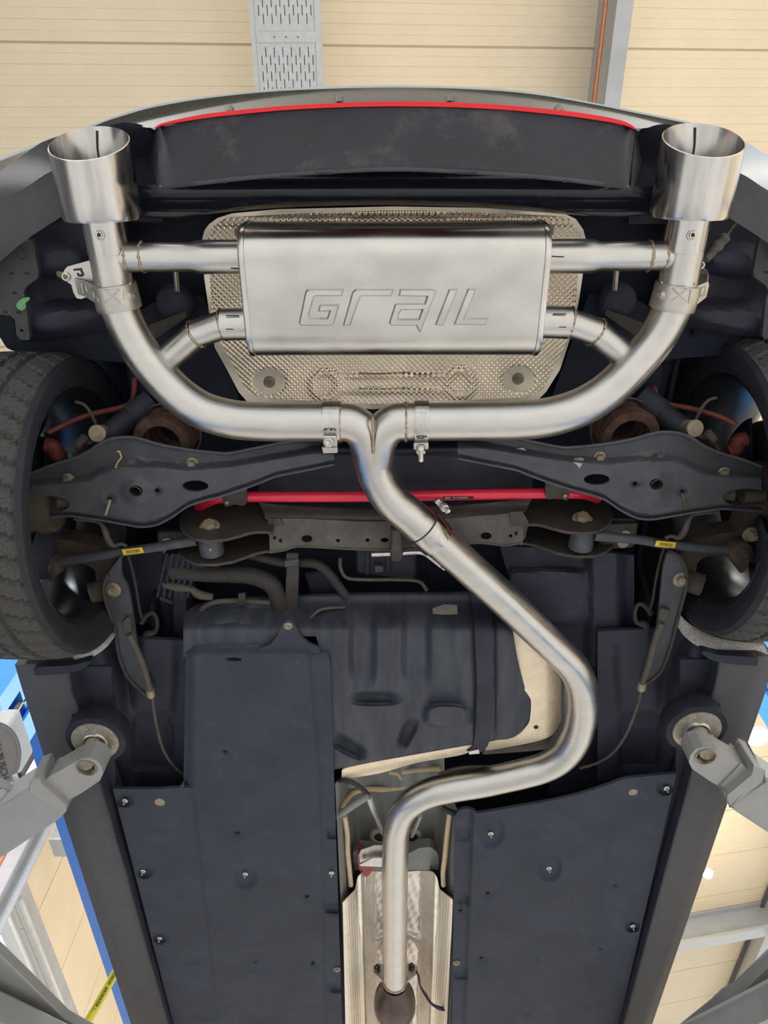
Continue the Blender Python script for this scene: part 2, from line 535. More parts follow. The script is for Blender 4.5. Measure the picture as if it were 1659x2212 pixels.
def inset_loop(pts, d):
    """miter-offset a closed 2-D loop inwards by d"""
    n = len(pts)
    ar = sum(pts[i][0] * pts[(i + 1) % n][1] - pts[(i + 1) % n][0] * pts[i][1] for i in range(n))
    sg = 1 if ar > 0 else -1
    out = []
    for i in range(n):
        p0, p1, p2 = Vector(pts[i - 1]), Vector(pts[i]), Vector(pts[(i + 1) % n])
        e1 = (p1 - p0).normalized(); e2 = (p2 - p1).normalized()
        n1 = Vector((-e1.y, e1.x)) * sg; n2 = Vector((-e2.y, e2.x)) * sg
        b_ = n1 + n2
        if b_.length < .2: b_ = n1
        b_.normalize()
        k = d / max(.45, b_.dot(n1))
        out.append(tuple(p1 + b_ * k))
    return out


def embossed(outer, holes, inset, h):
    """raised plateau with sloped flanks; loops of world points on a horizontal plane, raised downwards by h"""
    mb = MB()
    z0 = outer[0].z
    loops = [[(p.x, p.y) for p in outer]] + [[(p.x, p.y) for p in q] for q in holes]
    tops = [inset_loop(loops[0], inset)] + [inset_loop(l, -inset) for l in loops[1:]]
    fl = [Vector((x, y, z0 - h)) for l in tops for x, y in l]
    tris = tessellate_polygon([[Vector((x, y, 0)) for x, y in l] for l in tops])
    fs = []
    for t in tris:
        a, b, c = (fl[i] for i in t)
        fs.append(tuple(t) if (b - a).cross(c - a).z < 0 else tuple(t)[::-1])
    o = 0; vs = list(fl); n = len(fl)
    vs += [Vector((x, y, z0 + .0005)) for l in loops for x, y in l]
    for l in loops:
        k = len(l)
        for i in range(k):
            j = (i + 1) % k
            fs.append((o + i, o + j, n + o + j, n + o + i))
        o += k
    return mb.add(vs, fs)


DOWN = Vector((0, 0, -1))
# ================================================================== THE HALL
def roofz(X):                   # underside of the roof, world height: rises to the right
    return CZ + 6.0 + 0.176 * X


def struct(o):
    o['kind'] = 'structure'; return o


struct(MB().box((-12, -9, -0.2), (16, 22, 0.0)).build('floor', CONCRETE, smooth=False))
# roof deck with mini-ribbed sandwich panels, each panel one metre wide
DIFFUSER = mat('added_lamp_diffuser', (.9, .9, .88), .5, 0, 0, emit=((1, .96, .9), 6.0))  # glow of the added, unseen strip lamps
RX0, RX1 = -3.45, 6.2
deck = MB()
deck.add([(RX0, -4.6, roofz(RX0) + .12), (RX1, -4.6, roofz(RX1) + .12), (RX1, 17.6, roofz(RX1) + .12), (RX0, 17.6, roofz(RX0) + .12),
          (RX0, -4.6, roofz(RX0) + .16), (RX1, -4.6, roofz(RX1) + .16), (RX1, 17.6, roofz(RX1) + .16), (RX0, 17.6, roofz(RX0) + .16)],
         [(0, 3, 2, 1), (4, 5, 6, 7), (0, 1, 5, 4), (1, 2, 6, 5), (2, 3, 7, 6), (3, 0, 4, 7)])
ceiling = struct(deck.build('ceiling', GALV, smooth=False))
prof = []
for i in range(16):             # rib grooves over one panel
    y0 = i / 16
    dpt = 0.004 if i % 2 else 0.0025
    prof += [(y0 + .006, 0), (y0 + .0565, 0), (y0 + .0585, dpt), (y0 + .0605, dpt)]
prof = [(0.0, .016), (0.006, .016), (0.008, 0)] + prof[1:-2] + [(0.992, 0), (0.994, .016), (1.0, .016)]
pmb = MB(); n = len(prof)
for X in (RX0, RX1):
    pmb.v += [Vector((X, y, roofz(X) + d)) for y, d in prof]
pmb.f += [(i, i + 1, n + i + 1, n + i) for i in range(n - 1)]
pmb.v += [Vector((X, y, roofz(X) + .1)) for X in (RX0, RX1) for y in (0, 1)]
b = 2 * n
pmb.f += [(b, b + 1, b + 3, b + 2), (0, n, b + 2, b), (n - 1, b + 1, b + 3, 2 * n - 1)]
panel = pmb.build('panel', PANEL, ceiling, smooth=False)
for k in range(21):
    o = panel if k == 0 else panel.copy()
    if k: COL.objects.link(o)
    o.parent = ceiling
    if k == 0: base_y = o.location.y
    o.location.y = base_y - 4.5 + k

# left wall: vertical cream panels above a window band, a dark grey part nearer
WX = -3.4
wl = MB()
wl.box((WX - .14, 5.98, CZ + 3.98), (WX - .10, 17, roofz(WX) + .1))
wall_left = struct(wl.build('wall_left', GALV, smooth=False))
wp = MB().box((WX - .10, 6.645, CZ + 3.98), (WX, 7.635, roofz(WX) - .001)).build('panel', PANEL, wall_left, smooth=False)
by = wp.location.y
for k in range(10):
    o = wp if k == 0 else wp.copy()
    if k: COL.objects.link(o)
    o.location.y = by - 1 + k
SLATEGREY = mat('slate_grey', (0.10, 0.105, 0.115), 0.5, 0, 0.05, 3)
wd = MB().box((WX - .12, -5, 0), (WX, 5.28, roofz(WX)))
struct(wd.build('wall_dark_side', SLATEGREY, smooth=False))
lw = MB().box((WX - .14, 5.98, 0), (WX, 17, CZ + 1.2))
struct(lw.build('wall_lower', PANEL, smooth=False))
# window band: frame bars and panes
win = MB()
for z in (CZ + 1.2, CZ + 3.55, CZ + 3.76):
    win.box((WX - .1, 5.98, z), (WX + .02, 17, z + .05))
for k in range(7):
    y = 6.0 + k * 1.6
    win.box((WX - .09, y, CZ + 1.2), (WX + .015, y + .05, CZ + 3.8))
window_1 = struct(win.build('window_1', WHITEBOX, smooth=False))
gm = bpy.data.materials.new('window_glass'); gm.use_nodes = True
nt = gm.node_tree; nt.nodes.clear()
tr = nt.nodes.new('ShaderNodeBsdfTransparent'); gl = nt.nodes.new('ShaderNodeBsdfGlossy'); mxs = nt.nodes.new('ShaderNodeMixShader')
out = nt.nodes.new('ShaderNodeOutputMaterial'); mxs.inputs[0].default_value = .06; gl.inputs['Roughness'].default_value = .05
tr.inputs[0].default_value = (.93, .97, .97, 1)
nt.links.new(tr.outputs[0], mxs.inputs[1]); nt.links.new(gl.outputs[0], mxs.inputs[2]); nt.links.new(mxs.outputs[0], out.inputs[0])
for k in range(6):
    y = 6.05 + k * 1.6
    MB().box((WX - .045, y, CZ + 1.25), (WX - .04, y + 1.55, CZ + 3.55)).build('pane', gm, window_1, smooth=False)
# round girt along the head of the window
tag(MB().tube([(WX + .1, 5.99, CZ + 3.86), (WX + .1, 11.2, CZ + 3.86), (WX + .1, 16.5, CZ + 3.86)], .036, 20).build('wall_girt', GALV),
    'pale grey steel tube running along the wall above the window band', 'beam')
struct(MB().box((WX - .02, 5.99, CZ + 3.93), (WX + .03, 17, CZ + 4.12)).build('trim_1', FRAMESTEEL, smooth=False))

# portal frame: column with cross beam, purlin, right-hand rafter and eaves
pc = thing('frame_column', 'grey steel frame column standing against the left wall beside orange pipes', 'column', (WX + .15, 5.56, 0))
MB().box((WX + .02, 5.41, 0), (WX + .26, 5.43, roofz(WX) - .01)).build('flange', FRAMESTEEL, pc, smooth=False)
MB().box((WX + .02, 5.68, 0), (WX + .26, 5.70, roofz(WX) - .01)).build('flange', FRAMESTEEL, pc, smooth=False)
MB().box((WX + .13, 5.43, 0), (WX + .15, 5.68, roofz(WX) - .01)).build('web', FRAMESTEEL, pc, smooth=False)
cb = thing('cross_beam', 'pale steel cross beam joined to the grey frame column', 'beam', (-2.4, 5.85, CZ + 4.26))
MB().box((WX + .26, 5.73, CZ + 4.26), (-1.5, 5.97, CZ + 4.28)).build('flange', GALV, cb, smooth=False)
MB().box((WX + .26, 5.74, CZ + 4.28), (-1.5, 5.76, CZ + 4.75)).build('web', FRAMESTEEL, cb, smooth=False)
MB().box((WX + .26, 5.73, CZ + 4.75), (-1.5, 5.97, CZ + 4.77)).build('flange', GALV, cb, smooth=False)
MB().box((-1.62, 5.76, CZ + 4.77), (-1.5, 5.9, roofz(-1.6) - .005)).build('hanger_post', FRAMESTEEL, cb, smooth=False)
for k, dx in enumerate((0.0, .075)):
    tag(MB().tube([(WX + .09 + dx * .4, 5.30 + dx, 0.02), (WX + .09 + dx * .4, 5.30 + dx, 2.6), (WX + .09 + dx * .4, 5.30 + dx, roofz(WX) - .05)], .028, 14).build('supply_pipe', ORANGE),
        'orange upright supply pipe beside the grey frame column', 'pipe', 'orange pipes on the left wall')

rf = thing('roof_rafter', 'grey steel rafter crossing under the cream roof near the bright opening', 'beam', (4, 11, roofz(4) - .42))
def slopebar(y0, y1, d0, d1, x0, x1):
    m_ = MB()
    vs = []
    for X in (x0, x1):
        for y, d in ((y0, d0), (y1, d0), (y1, d1), (y0, d1)):
            vs.append((X, y, roofz(X) + d))
    return m_.add(vs, [(0, 1, 2, 3), (7, 6, 5, 4), (0, 4, 5, 1), (1, 5, 6, 2), (2, 6, 7, 3), (3, 7, 4, 0)])
slopebar(10.86, 11.10, -.42, -.40, -3.0, 6.0).build('flange', GALV, rf, smooth=False)
slopebar(10.97, 10.99, -.40, -.03, -3.0, 6.0).build('web', FRAMESTEEL, rf, smooth=False)
slopebar(10.86, 11.10, -.03, -.012, -3.0, 6.0).build('flange', FRAMESTEEL, rf, smooth=False)
slopebar(10.88, 10.93, -.40, -.36, -3.0, 6.0).build('lip', GALV, rf, smooth=False)
EX = 5.95
eb = thing('eaves_beam', 'grey steel eaves beam above the bright opening on the right side of the hall', 'beam', (EX, 8, roofz(EX) - .3))
MB().box((EX, -4.5, roofz(EX) - .30), (EX + .16, 17.5, roofz(EX) - .012)).build('beam_body', GALV, eb, smooth=False)
MB().box((EX - .06, -4.5, roofz(EX) - .06), (EX - .005, 17.5, roofz(EX) - .03)).build('gasket', SLATEGREY, eb, smooth=False)
struct(MB().box((EX + .17, -4.5, 0), (EX + .26, 17.5, 4.9)).build('wall_right', PANEL, smooth=False))
struct(MB().box((WX - .12, 17.5, 0), (EX + .26, 17.62, roofz(EX))).build('wall_front', PANEL, smooth=False))
struct(MB().box((WX - .12, -4.72, 4.4), (EX + .26, -4.6, roofz(EX))).build('wall_rear', PANEL, smooth=False))
# strip lamps added out of view under the roof to light the floor
for k, (lx, ly) in enumerate(((-2.6, -2.8), (3.2, -2.8), (-2.6, 2.6), (3.2, 2.6), (3.2, 6.0), (0.3, 14.5))):
    lz = roofz(lx) - .35
    fx = thing('added_strip_lamp', 'added unseen strip lamp under the cream roof to brighten the floor', 'lamp', (lx, ly, lz), 'added strip lamps out of view')
    MB().box((lx - .16, ly - .8, lz), (lx + .16, ly + .8, lz + .06)).build('lamp_housing', LAMPBODY, fx, bevel=.006, smooth=False)
    MB().box((lx - .14, ly - .78, lz - .012), (lx + .14, ly + .78, lz - .001)).build('diffuser', DIFFUSER, fx, smooth=False)
    for dy in (-.6, .6): MB().tube([(lx, ly + dy, lz + .06), (lx, ly + dy, roofz(lx) - .001)], .004, 8).build('wire', GALV, fx)
    ad = bpy.data.lights.new('added_strip_light', 'AREA'); ad.shape = 'RECTANGLE'; ad.size = .28; ad.size_y = 1.56; ad.energy = 245; ad.color = (1.0, .985, .96)
    ao = bpy.data.objects.new('added_strip_light', ad); COL.objects.link(ao); ao.parent = fx; ao.location = (0, 0, -.02)
for y in (-4.5, 1.0, 6.4, 11.0, 17.28):
    tag(MB().box((EX + .0, y, 0), (EX + .16, y + .2, roofz(EX) - .3)).build('hall_post', FRAMESTEEL, smooth=False),
        'grey upright hall post under the eaves beam', 'post', 'posts on the right side of the hall')

# longitudinal purlin and copper pipe under the roof
pu = MB(); a_, b_ = P(1428, 0, 5.75), P(1408, 240, 5.75)
d_ = (b_ - a_).normalized(); A = a_ - d_ * 3; B = a_ + d_ * 4.0
A.z = B.z = CZ + 5.75 + .0; 
tag(MB().box((min(A.x, B.x) - .05, A.y, CZ + 5.75), (min(A.x, B.x) + .06, B.y, roofz(A.x) - .01)).build('purlin', FRAMESTEEL, smooth=False),
    'light grey steel purlin under the cream roof beside a copper pipe', 'beam')
cpX = min(A.x, B.x) - .115
tag(MB().tube([(cpX, A.y, CZ + 5.8), (cpX, (A.y + B.y) / 2, CZ + 5.8), (cpX, B.y, CZ + 5.8)], .016, 14).build('copper_pipe', COPPER),
    'copper pipe running along the grey purlin under the roof', 'pipe')

# perforated cable tray
TZ = 5.2
tl, tr_ = P(536, 0, TZ), P(691, 0, TZ)
tx0, tx1 = tl.x, tr_.x
tray = thing('cable_tray', 'galvanised perforated cable tray hung under the cream roof', 'cable tray', ((tx0 + tx1) / 2, -.3, TZ + CZ))
ty0, ty1 = -1.6, 1.4
lip = .034
x0, x1 = tx0 + lip, tx1 - lip
bot = MB(); nc = 13; pitch = (x1 - x0 - .02) / nc; sw = pitch * .2; L = .085
ysp = P(600, 80, TZ).y
def q(xa, xb, ya, yb, z=TZ + CZ + .003):
    bot.add([(xa, ya, z), (xb, ya, z), (xb, yb, z), (xa, yb, z)], [(0, 3, 2, 1)])
q(x0, x0 + .01 + (pitch - sw) / 2, ty0, ty1)
for c in range(nc):
    xs = x0 + .01 + c * pitch + (pitch - sw) / 2
    y = ty0; yy = ty0 + .02 + (L / 2 if c % 2 else 0); slots = []
    while yy + L * .62 < ty1:
        if not (ysp - .07 < yy + L * .3 < ysp + .06): slots.append((yy, yy + L * .62))
        yy += L
    for (s0, s1) in slots:
        q(xs, xs + sw, y, s0); y = s1
    q(xs, xs + sw, y, ty1)
    q(xs + sw, xs + sw + (pitch - sw if c < nc - 1 else x1 - xs - sw), ty0, ty1)
bt = bot.build('perforated_base', GALV, tray, smooth=False)
so = bt.modifiers.new('thickness', 'SOLIDIFY'); so.thickness = .002
for s_, xa in ((0, tx0), (1, x1)):
    MB().box((xa, ty0, TZ + CZ), (xa + lip, ty1, TZ + CZ + .004)).build('edge_flange', GALV, tray, smooth=False)
    xe = tx0 if s_ == 0 else tx1 - .002
    MB().box((xe, ty0, TZ + CZ + .004), (xe + .002, ty1, TZ + CZ + .06)).build('side_rail', GALV, tray, smooth=False)
    MB().tube([(xa + (lip if s_ == 0 else 0), ty0, TZ + CZ + .001), (xa + (lip if s_ == 0 else 0), ty1, TZ + CZ + .001)], .005, 8).build('bead', GALV, tray)
MB().box((tx0 + .002, ty0, TZ + CZ + .06), (tx1 - .002, ty1, TZ + CZ + .064)).build('shade_lid', GALV, tray, smooth=False)  # cover added to shade the tray inside so its slots look dark
MB().box((x0, ysp - .028, TZ + CZ - .003), (x1, ysp + .028, TZ + CZ + .0005)).build('splice_plate', GALV, tray, smooth=False)
for k in range(3):
    c = Vector((lerp(x0, x1, .3 + .2 * k), ysp, TZ + CZ - .003))
    MB().lathe(c, DOWN, [(0, .006), (.004, .005)], 10).build('rivet', OLDBOLT, tray)
for yv in (-1.3, 1.2):
    for xv in (tx0 + .005, tx1 - .005):
        MB().tube([(xv, yv, TZ + CZ + .02), (xv, yv, roofz(xv) - .001)], .005, 8).build('threaded_rod', GALV, tray)

# ceiling lamps on the right
for (px, py, lab, e) in ((1638, 1590, 'bright warm round ceiling lamp shining beside the rear lift arm', 1), (1527, 1884, 'small warm round ceiling lamp shining beside the dark sill', 2)):
    pt = P(px, py, 5.6)
    pt.z = CZ + 5.9
    q_ = ray(px, py); t = 5.95 / q_.z
    c = Vector((q_.x * t, q_.y * t, q_.z * t + CZ))
    la = thing('ceiling_lamp', lab, 'lamp', c)
    r_ = .11 if e == 1 else .06
    MB().lathe(c, DOWN, [(-.02, r_ * 1.25), (.0, r_ * 1.3), (.02, r_ * 1.25), (.03, r_ * 1.05)], 28).build('lamp_housing', LAMPBODY, la)
    MB().lathe(c, DOWN, [(.028, r_), (.05, r_ * .9), (.07, r_ * .6), (.078, r_ * .05)], 28).build('lamp_lens', LAMPGLOW, la)
    MB().tube([c + Vector((0, 0, .02)), Vector((c.x, c.y, roofz(c.x) - .001))], .012, 10).build('stem', LAMPBODY, la)
    ld = bpy.data.lights.new('lamp_light', 'POINT'); ld.energy = 60; ld.color = (1, .86, .6); ld.shadow_soft_size = .08
    lo = bpy.data.objects.new('lamp_light', ld); COL.objects.link(lo); lo.parent = la; lo.location = (0, 0, -.14)

# ================================================================== THE LIFT
def lift_column(s):
    sx = s
    X = -1.40 if s < 0 else 1.435
    Y0, Y1 = (1.79, 2.09) if s < 0 else (1.72, 2.02)
    nm = 'left' if s < 0 else 'right'
    lab = ('blue lift column beside the wheel with a white box and oval badge' if s < 0 else
           'blue lift column behind the bright ceiling lamp side of the car')
    t = thing('lift_column', lab, 'lift column', (X + sx * .17, (Y0 + Y1) / 2, 0), 'two lift columns')
    H = 3.9
    def bx(xa, xb, ya, yb, za, zb): return MB().box((min(xa, xb), ya, za), (max(xa, xb), yb, zb))
    bx(X, X + sx * .34, Y0, Y0 + .012, 0.02, H).build('side_plate', LIFTBLUE, t, smooth=False)
    bx(X, X + sx * .34, Y1 - .012, Y1, 0.02, H).build('side_plate', LIFTBLUE, t, smooth=False)
    bx(X + sx * .33, X + sx * .342, Y0 + .012, Y1 - .012, 0.02, H).build('back_plate', LIFTBLUE, t, smooth=False)
    bx(X, X + sx * .012, Y0 + .012, Y0 + .075, 0.02, H).build('lip', LIFTBLUE, t, smooth=False)
    bx(X, X + sx * .012, Y1 - .105, Y1 - .012, 0.02, H).build('lip', LIFTBLUE, t, smooth=False)
    bx(X - sx * .15, X + sx * .5, Y0 - .15, Y1 + .15, 0.0, .02).build('base_plate', LIFTBLUE, t, smooth=False)
    bx(X + sx * .04, X + sx * .3, Y0 + .03, Y1 - .03, CZ + .9, CZ + 1.55).build('carriage', SLATEGREY, t, smooth=False)
    bx(X + sx * .02, X + sx * .14, Y0 + .10, Y0 + .2, CZ + 2.05, CZ + 2.2).build('stop_block', LIFTBLUE, t, smooth=False)
    MB().bar((X + sx * .03, Y1 - .14, .1), (X + sx * .03, Y1 - .14, H - .1), .02, .008, (0, 1, 0)).build('belt', SEALANT, t, smooth=False)
    for k in range(3):
        MB().tube([(X + sx * .1, Y0 + .09 + .02 * k, .1), (X + sx * .1, Y0 + .09 + .02 * k, H - .1)], .005, 8).build('steel_cable', OLDBOLT, t)
    if s < 0: bx(X + sx * .0 - sx * .075, X - sx * .002, Y0 + .03, Y1 - .055, CZ + 1.52, CZ + 1.885).build('cover_box', WHITEBOX, t, bevel=.012)
    return t
lcL = lift_column(-1); lcR = lift_column(1)
# oval badge on the left column cover
bc = PXP(-12, 1635, -1.27)
nr = Vector((.78, -.22, -.58)).normalized()
tdir = (PXP(18, 1690, -1.27) - PXP(0, 1600, -1.27)).normalized()
bd = MB(); u_ = (tdir - nr * tdir.dot(nr)).normalized(); v_ = nr.cross(u_)
ov = [bc + u_ * (.118 * cos(2 * pi * k / 40)) + v_ * (.082 * sin(2 * pi * k / 40)) for k in range(40)]
bd.poly(ov, -nr * .012)
badge = bd.build('badge', BADGE, lcL, bevel=.004)
badge['label'] = 'oval embossed badge plate'
rimb = MB()
ovr = [bc + nr * .001 + u_ * (.108 * cos(2 * pi * k / 40)) + v_ * (.073 * sin(2 * pi * k / 40)) for k in range(41)]
rimb.tube(ovr, .0035, 6, False).build('badge_rim', BADGE, badge)
text_obj('TWIN BUSCH', bc + nr * .001 + v_ * .006, u_, v_, .030, SLATEGREY, badge, 'lettering', .0015, 'CENTER')
text_obj('GERMANY', bc + nr * .001 - v_ * .042, u_, v_, .020, SLATEGREY, badge, 'lettering', .0015, 'CENTER')
MB().bar(bc + nr * .001 - u_ * .08 - v_ * .009, bc + nr * .001 + u_ * .085 - v_ * .009, .004, .004, nr).build('badge_line', SLATEGREY, badge, smooth=False)
MB().bar(bc - nr * .012, Vector((-1.34, bc.y, bc.z)), .03, .03).build('badge_bracket', LIFTGREY, lcL, smooth=False)

# blue beam beside the sill and yellow hose
tag(MB().box((-1.775, 2.10, CZ + 2.5), (-1.60, 7.2, CZ + 2.62)).build('blue_beam', DEEPBLUE, bevel=.004, smooth=False),
    'bright blue steel beam running lengthwise beside the dark sill', 'beam')
hp = [(300, 2010, 1.62), (262, 2078, 1.58), (232, 2132, 1.53), (205, 2180, 1.48), (180, 2224, 1.43), (150, 2290, 1.36)]
hz = thing('air_hose', 'yellow air hose with black lettering hanging in front of the blue beam', 'hose', P(205, 2180, 2.1))
tubepx(hp, .0155, 8, 16).build('hose_body', HOSEYEL, hz)
ha, hb = P(258, 2085, 1.575), P(193, 2200, 1.46)
hd = (hb - ha).normalized(); toc = (Vector((0, 0, CZ)) - (ha + hb) / 2).normalized()
up = toc.cross(hd).normalized()
text_obj('RECORD\u00ae  AIR/WATER LUFT/WASSER', ha + toc * .0160 - up * .0062 + hd * .006, hd, up, .0185, BLACKINK, hz, 'lettering', .0004, stretch=.84)


def arm_rear(s):
    S = lambda pts: side(pts, s)
    lab = ('grey lift arm under the sill beside the oval badge' if s < 0 else 'grey lift arm under the sill beside the bright ceiling lamp')
    tip = P(*S([(187, 1658)])[0], 1.115)
    t = thing('swing_arm', lab, 'support arm', tip, 'rear lift arms carrying the sills')
    # bored end plate
    o = S([(108, 1677), (150, 1653), (172, 1640), (192, 1637), (209, 1643), (220, 1656), (223, 1671), (216, 1686), (178, 1712), (157, 1724)])
    h = S([(187, 1658)])[0]
    platepx(o, 1.115, .05, [(h[0], h[1], 21, 15)]).build('end_plate', LIFTGREY, t, bevel=.003)
    c = P(h[0], h[1], 1.115)
    MB().lathe(c, (0, 0, 1), [(-.003, .0235), (-.003, .0205), (.03, .0205), (.03, .0235)], 32, True).build('bore_ring', OLDBOLT, t)
    MB().lathe(c + Vector((0, 0, .026)), (0, 0, 1), [(0, .019), (.003, .019)], 24).build('screw_end', PADSTEEL, t)
    # inner extension
    o = S([(110, 1676), (158, 1723), (137, 1739), (60, 1790), (20, 1745), (84, 1696)])
    platepx(o, 1.113, .058).build('extension', LIFTGREY, t, bevel=.003)
    # collar
    o = S([(62, 1690), (82, 1682), (90, 1697), (143, 1741), (142, 1756), (132, 1766), (60, 1713)])
    platepx(o, 1.098, .078).build('collar', LIFTGREY, t, bevel=.004)
    # outer sleeve
    o = S([(66, 1700), (134, 1765), (125, 1773), (-20, 1868), (-160, 1962), (-220, 1880), (-60, 1780), (40, 1716)])
    platepx(o, 1.100, .072).build('sleeve', LIFTGREY, t, bevel=.004)
    # stop bolt and rod
    k = S([(43, 1697)])[0]
    c = P(k[0], k[1], 1.19)
    MB().hexbolt(c, (-.3 * -s, -.6, .4), .012, .03, .016).build('bolt', ZINC, t)
    rp = S([(-40, 1672), (20, 1700), (46, 1712)])
    tubepx([(p[0], p[1], 1.15) for p in rp], .009, 4, 12).build('lock_rod', LIFTGREY, t)
    # pad under the sill
    ps = S([(206, 1600)])[0]
    pc_ = P(ps[0], ps[1], 1.188)
    pd = thing('lift_pad', 'round rubber lift pad with worn steel plate pressed against the %s sill' % ('blue-beam side' if s < 0 else 'lamp side'), 'lift pad', pc_, 'lift pads under the sills')
    MB().lathe(pc_, (0, 0, 1), [(.0, .0685), (.004, .0700), (.044, .0690), (.048, .066)], 44).build('rubber_pad', PLASTIC, pd)
    MB().lathe(pc_, (0, 0, 1), [(-.004, .054), (-.003, .0545), (.003, .0545)], 40).build('steel_plate', PADSTEEL, pd)
    th = [(-.07, .019)]
    for k in range(9):
        z = -.066 + k * .0068
        th += [(z, .0195), (z + .0034, .0165)]
    MB().lathe(pc_, (0, 0, 1), th + [(-.003, .0195)], 24).build('threaded_stem', OLDBOLT, pd)
    MB().ring(pc_ + Vector((0, 0, -.005)), (0, 0, 1), .024, .005, 28).build('stem_collar', ZINC, pd)
    for a in (.4, 2.5, 4.4):
        MB().lathe(pc_ + Vector((cos(a) * .04, sin(a) * .04, -.003)), DOWN, [(0, .004), (.003, .003)], 10).build('rivet', ZINC, pd)
arm_rear(-1); arm_rear(1)

# front arms at the bottom of the picture
def arm_front(s, sl, br, lab):
    t = thing('swing_arm', lab, 'support arm', P(sl[1][0], sl[1][1], 1.06), 'front lift arms')
    platepx([(x, y + 104) for x, y in sl], 1.05, .075).build('sleeve', LIFTGREY, t, bevel=.006)
    platepx([(x, y + 40) for x, y in br], 1.15, .03).build('gusset', LIFTGREY, t, bevel=.004)
arm_front(-1, [(-200, 2022), (0, 2108), (118, 2165), (235, 2214), (330, 2258), (300, 2330), (150, 2290), (0, 2215), (-200, 2120)],
          [(-180, 1860), (0, 2024), (60, 2082), (142, 2163), (182, 2186), (240, 2215), (120, 2200), (0, 2130), (-180, 2030)],
          'grey lift arm below the blue beam and yellow hose')
arm_front(1, [(1860, 1990), (1659, 2091), (1547, 2146), (1408, 2214), (1330, 2256), (1360, 2330), (1480, 2300), (1659, 2220), (1860, 2120)],
          [(1860, 1850), (1659, 2046), (1596, 2108), (1570, 2120), (1546, 2143), (1480, 2195), (1659, 2110), (1860, 1990)],
          'grey lift arm below the steel rafter and bright opening')
# ================================================================== THE CAR: body
BODY = thing('car_body', 'dark underside of the raised car body with pale blue outer skin', 'car body', (0, 1.6, CZ + 1.5))
# floor pan, set back above everything
PANZ = 1.50
def wv(x, y, z): return Vector((x, y, z + CZ))
fp = [(-.58, .10), (.62, .10), (.62, .30), (.60, .34), (.60, 1.09), (.88, 1.10), (.88, 3.6), (-.85, 3.6), (-.85, 1.10), (-.565, 1.09), (-.565, .34), (-.58, .30)]
MB().poly([wv(x, y, PANZ) for x, y in fp], (0, 0, .02)).build('floor_pan', PAN, BODY, smooth=False)
MB().poly([wv(x, y, PANZ + .06) for x, y in ((-.58, .07), (.60, .07), (.74, .15), (.86, .30), (.86, .34), (-.83, .34), (-.83, .30), (-.71, .15))], (0, 0, .02)).build('boot_floor', PAN, BODY, smooth=False)
WC = {-1: Vector((-.63, .711, 1.338)), 1: Vector((.675, .698, 1.385))}   # inner rim plane / axle
for s in (-1, 1):
    wc = WC[s]; xo = wc.x + s * .255; xi = wc.x - s * .055
    cy, cz, R = .711, 1.42, .375
    # outer side skin with wheel arch
    pts = []
    for k in range(25):
        a = pi + radians(12) - (pi + radians(24)) * k / 24
        pts.append((cy + R * cos(a), cz + R * sin(a)))
    pts += [(1.12, 1.42), (3.6, 1.42), (3.6, 2.35), (.5, 2.35), (.345, 2.0)]
    MB().poly([wv(xo, y, z) for y, z in pts], (-s * .012, 0, 0)).build('side_skin', PAINT, BODY, smooth=False)
    # arch liner
    lm = MB(); vs = []; fs = []
    n = 26
    for k in range(n):
        a = pi - radians(8) - (pi - radians(6)) * k / (n - 1)
        for X in (xo - s * .014, lerp(xo, xi, .5), xi):
            vs.append(wv(X, cy + (R - .008) * cos(a), cz + (R - .008) * sin(a)))
    for k in range(n - 1):
        for j in range(2):
            fs.append((k * 3 + j, k * 3 + j + 1, (k + 1) * 3 + j + 1, (k + 1) * 3 + j))
    o = lm.add(vs, fs).build('arch_liner', PLASTIC, BODY)
    so = o.modifiers.new('t', 'SOLIDIFY'); so.thickness = .004; so.offset = 0
    # inner wheel house wall
    pts = [(.34, 1.42), (.34, 1.82), (1.09, 1.82), (1.09, 1.35), (1.0, 1.38), (.95, 1.5), (.45, 1.5)]
    MB().poly([wv(xi, y, z) for y, z in pts], (-s * .01, 0, 0)).build('wheelhouse_wall', PAN, BODY, smooth=False)
    MB().poly([wv(xi, .30, PANZ + .3), wv(xo, .30, PANZ + .3), wv(xo, .30, PANZ + .05), wv(xi, .30, PANZ)], (0, .01, 0)).build('corner_wall', PAN, BODY, smooth=False)
    S = lambda pts: side(pts, s)
    MB().patch(S([(249, 1330), (232, 1360), (185, 1392), (130, 1408), (60, 1414)]), S([(256, 1352), (236, 1392), (190, 1424), (128, 1436), (50, 1438)]), lambda x, y: 1.262 + .07 * (1 - sstep(1330, 1412, y)), 24, 6, .006).build('lit_felt_liner', LITFELT, BODY)  # front of the arch liner, coloured lighter where light falls on it
# roof lid, tail and front so that the body is closed
xl, xr = WC[-1].x - .255, WC[1].x + .255
MB().box((xl, .5, CZ + 2.35), (xr, 3.6, CZ + 2.37)).build('roof_skin', PAINT, BODY, smooth=False)
for s in (-1, 1):
    xo = WC[s].x + s * .255; xs = -.835 if s < 0 else .865
    MB().poly([wv(xs - s * .02, 1.12, 1.405), wv(xo, 1.12, 1.405), wv(xo, 3.6, 1.405), wv(xs - s * .02, 3.6, 1.405)], (0, 0, .02)).build('rocker_skin', PAINT, BODY, smooth=False)
MB().poly([wv(-.66, .02, 1.985), wv(.70, .02, 1.985), wv(xr, .34, 1.985), wv(xr, .5, 2.35), wv(xl, .5, 2.35), wv(xl, .34, 1.985)], (0, .01, .01)).build('rear_glass', GLOSSBLK, BODY, smooth=False)
MB().box((xl, 3.6, CZ + 1.245), (xr, 3.62, CZ + 2.35)).build('front_bulkhead', PAN, BODY, smooth=False)

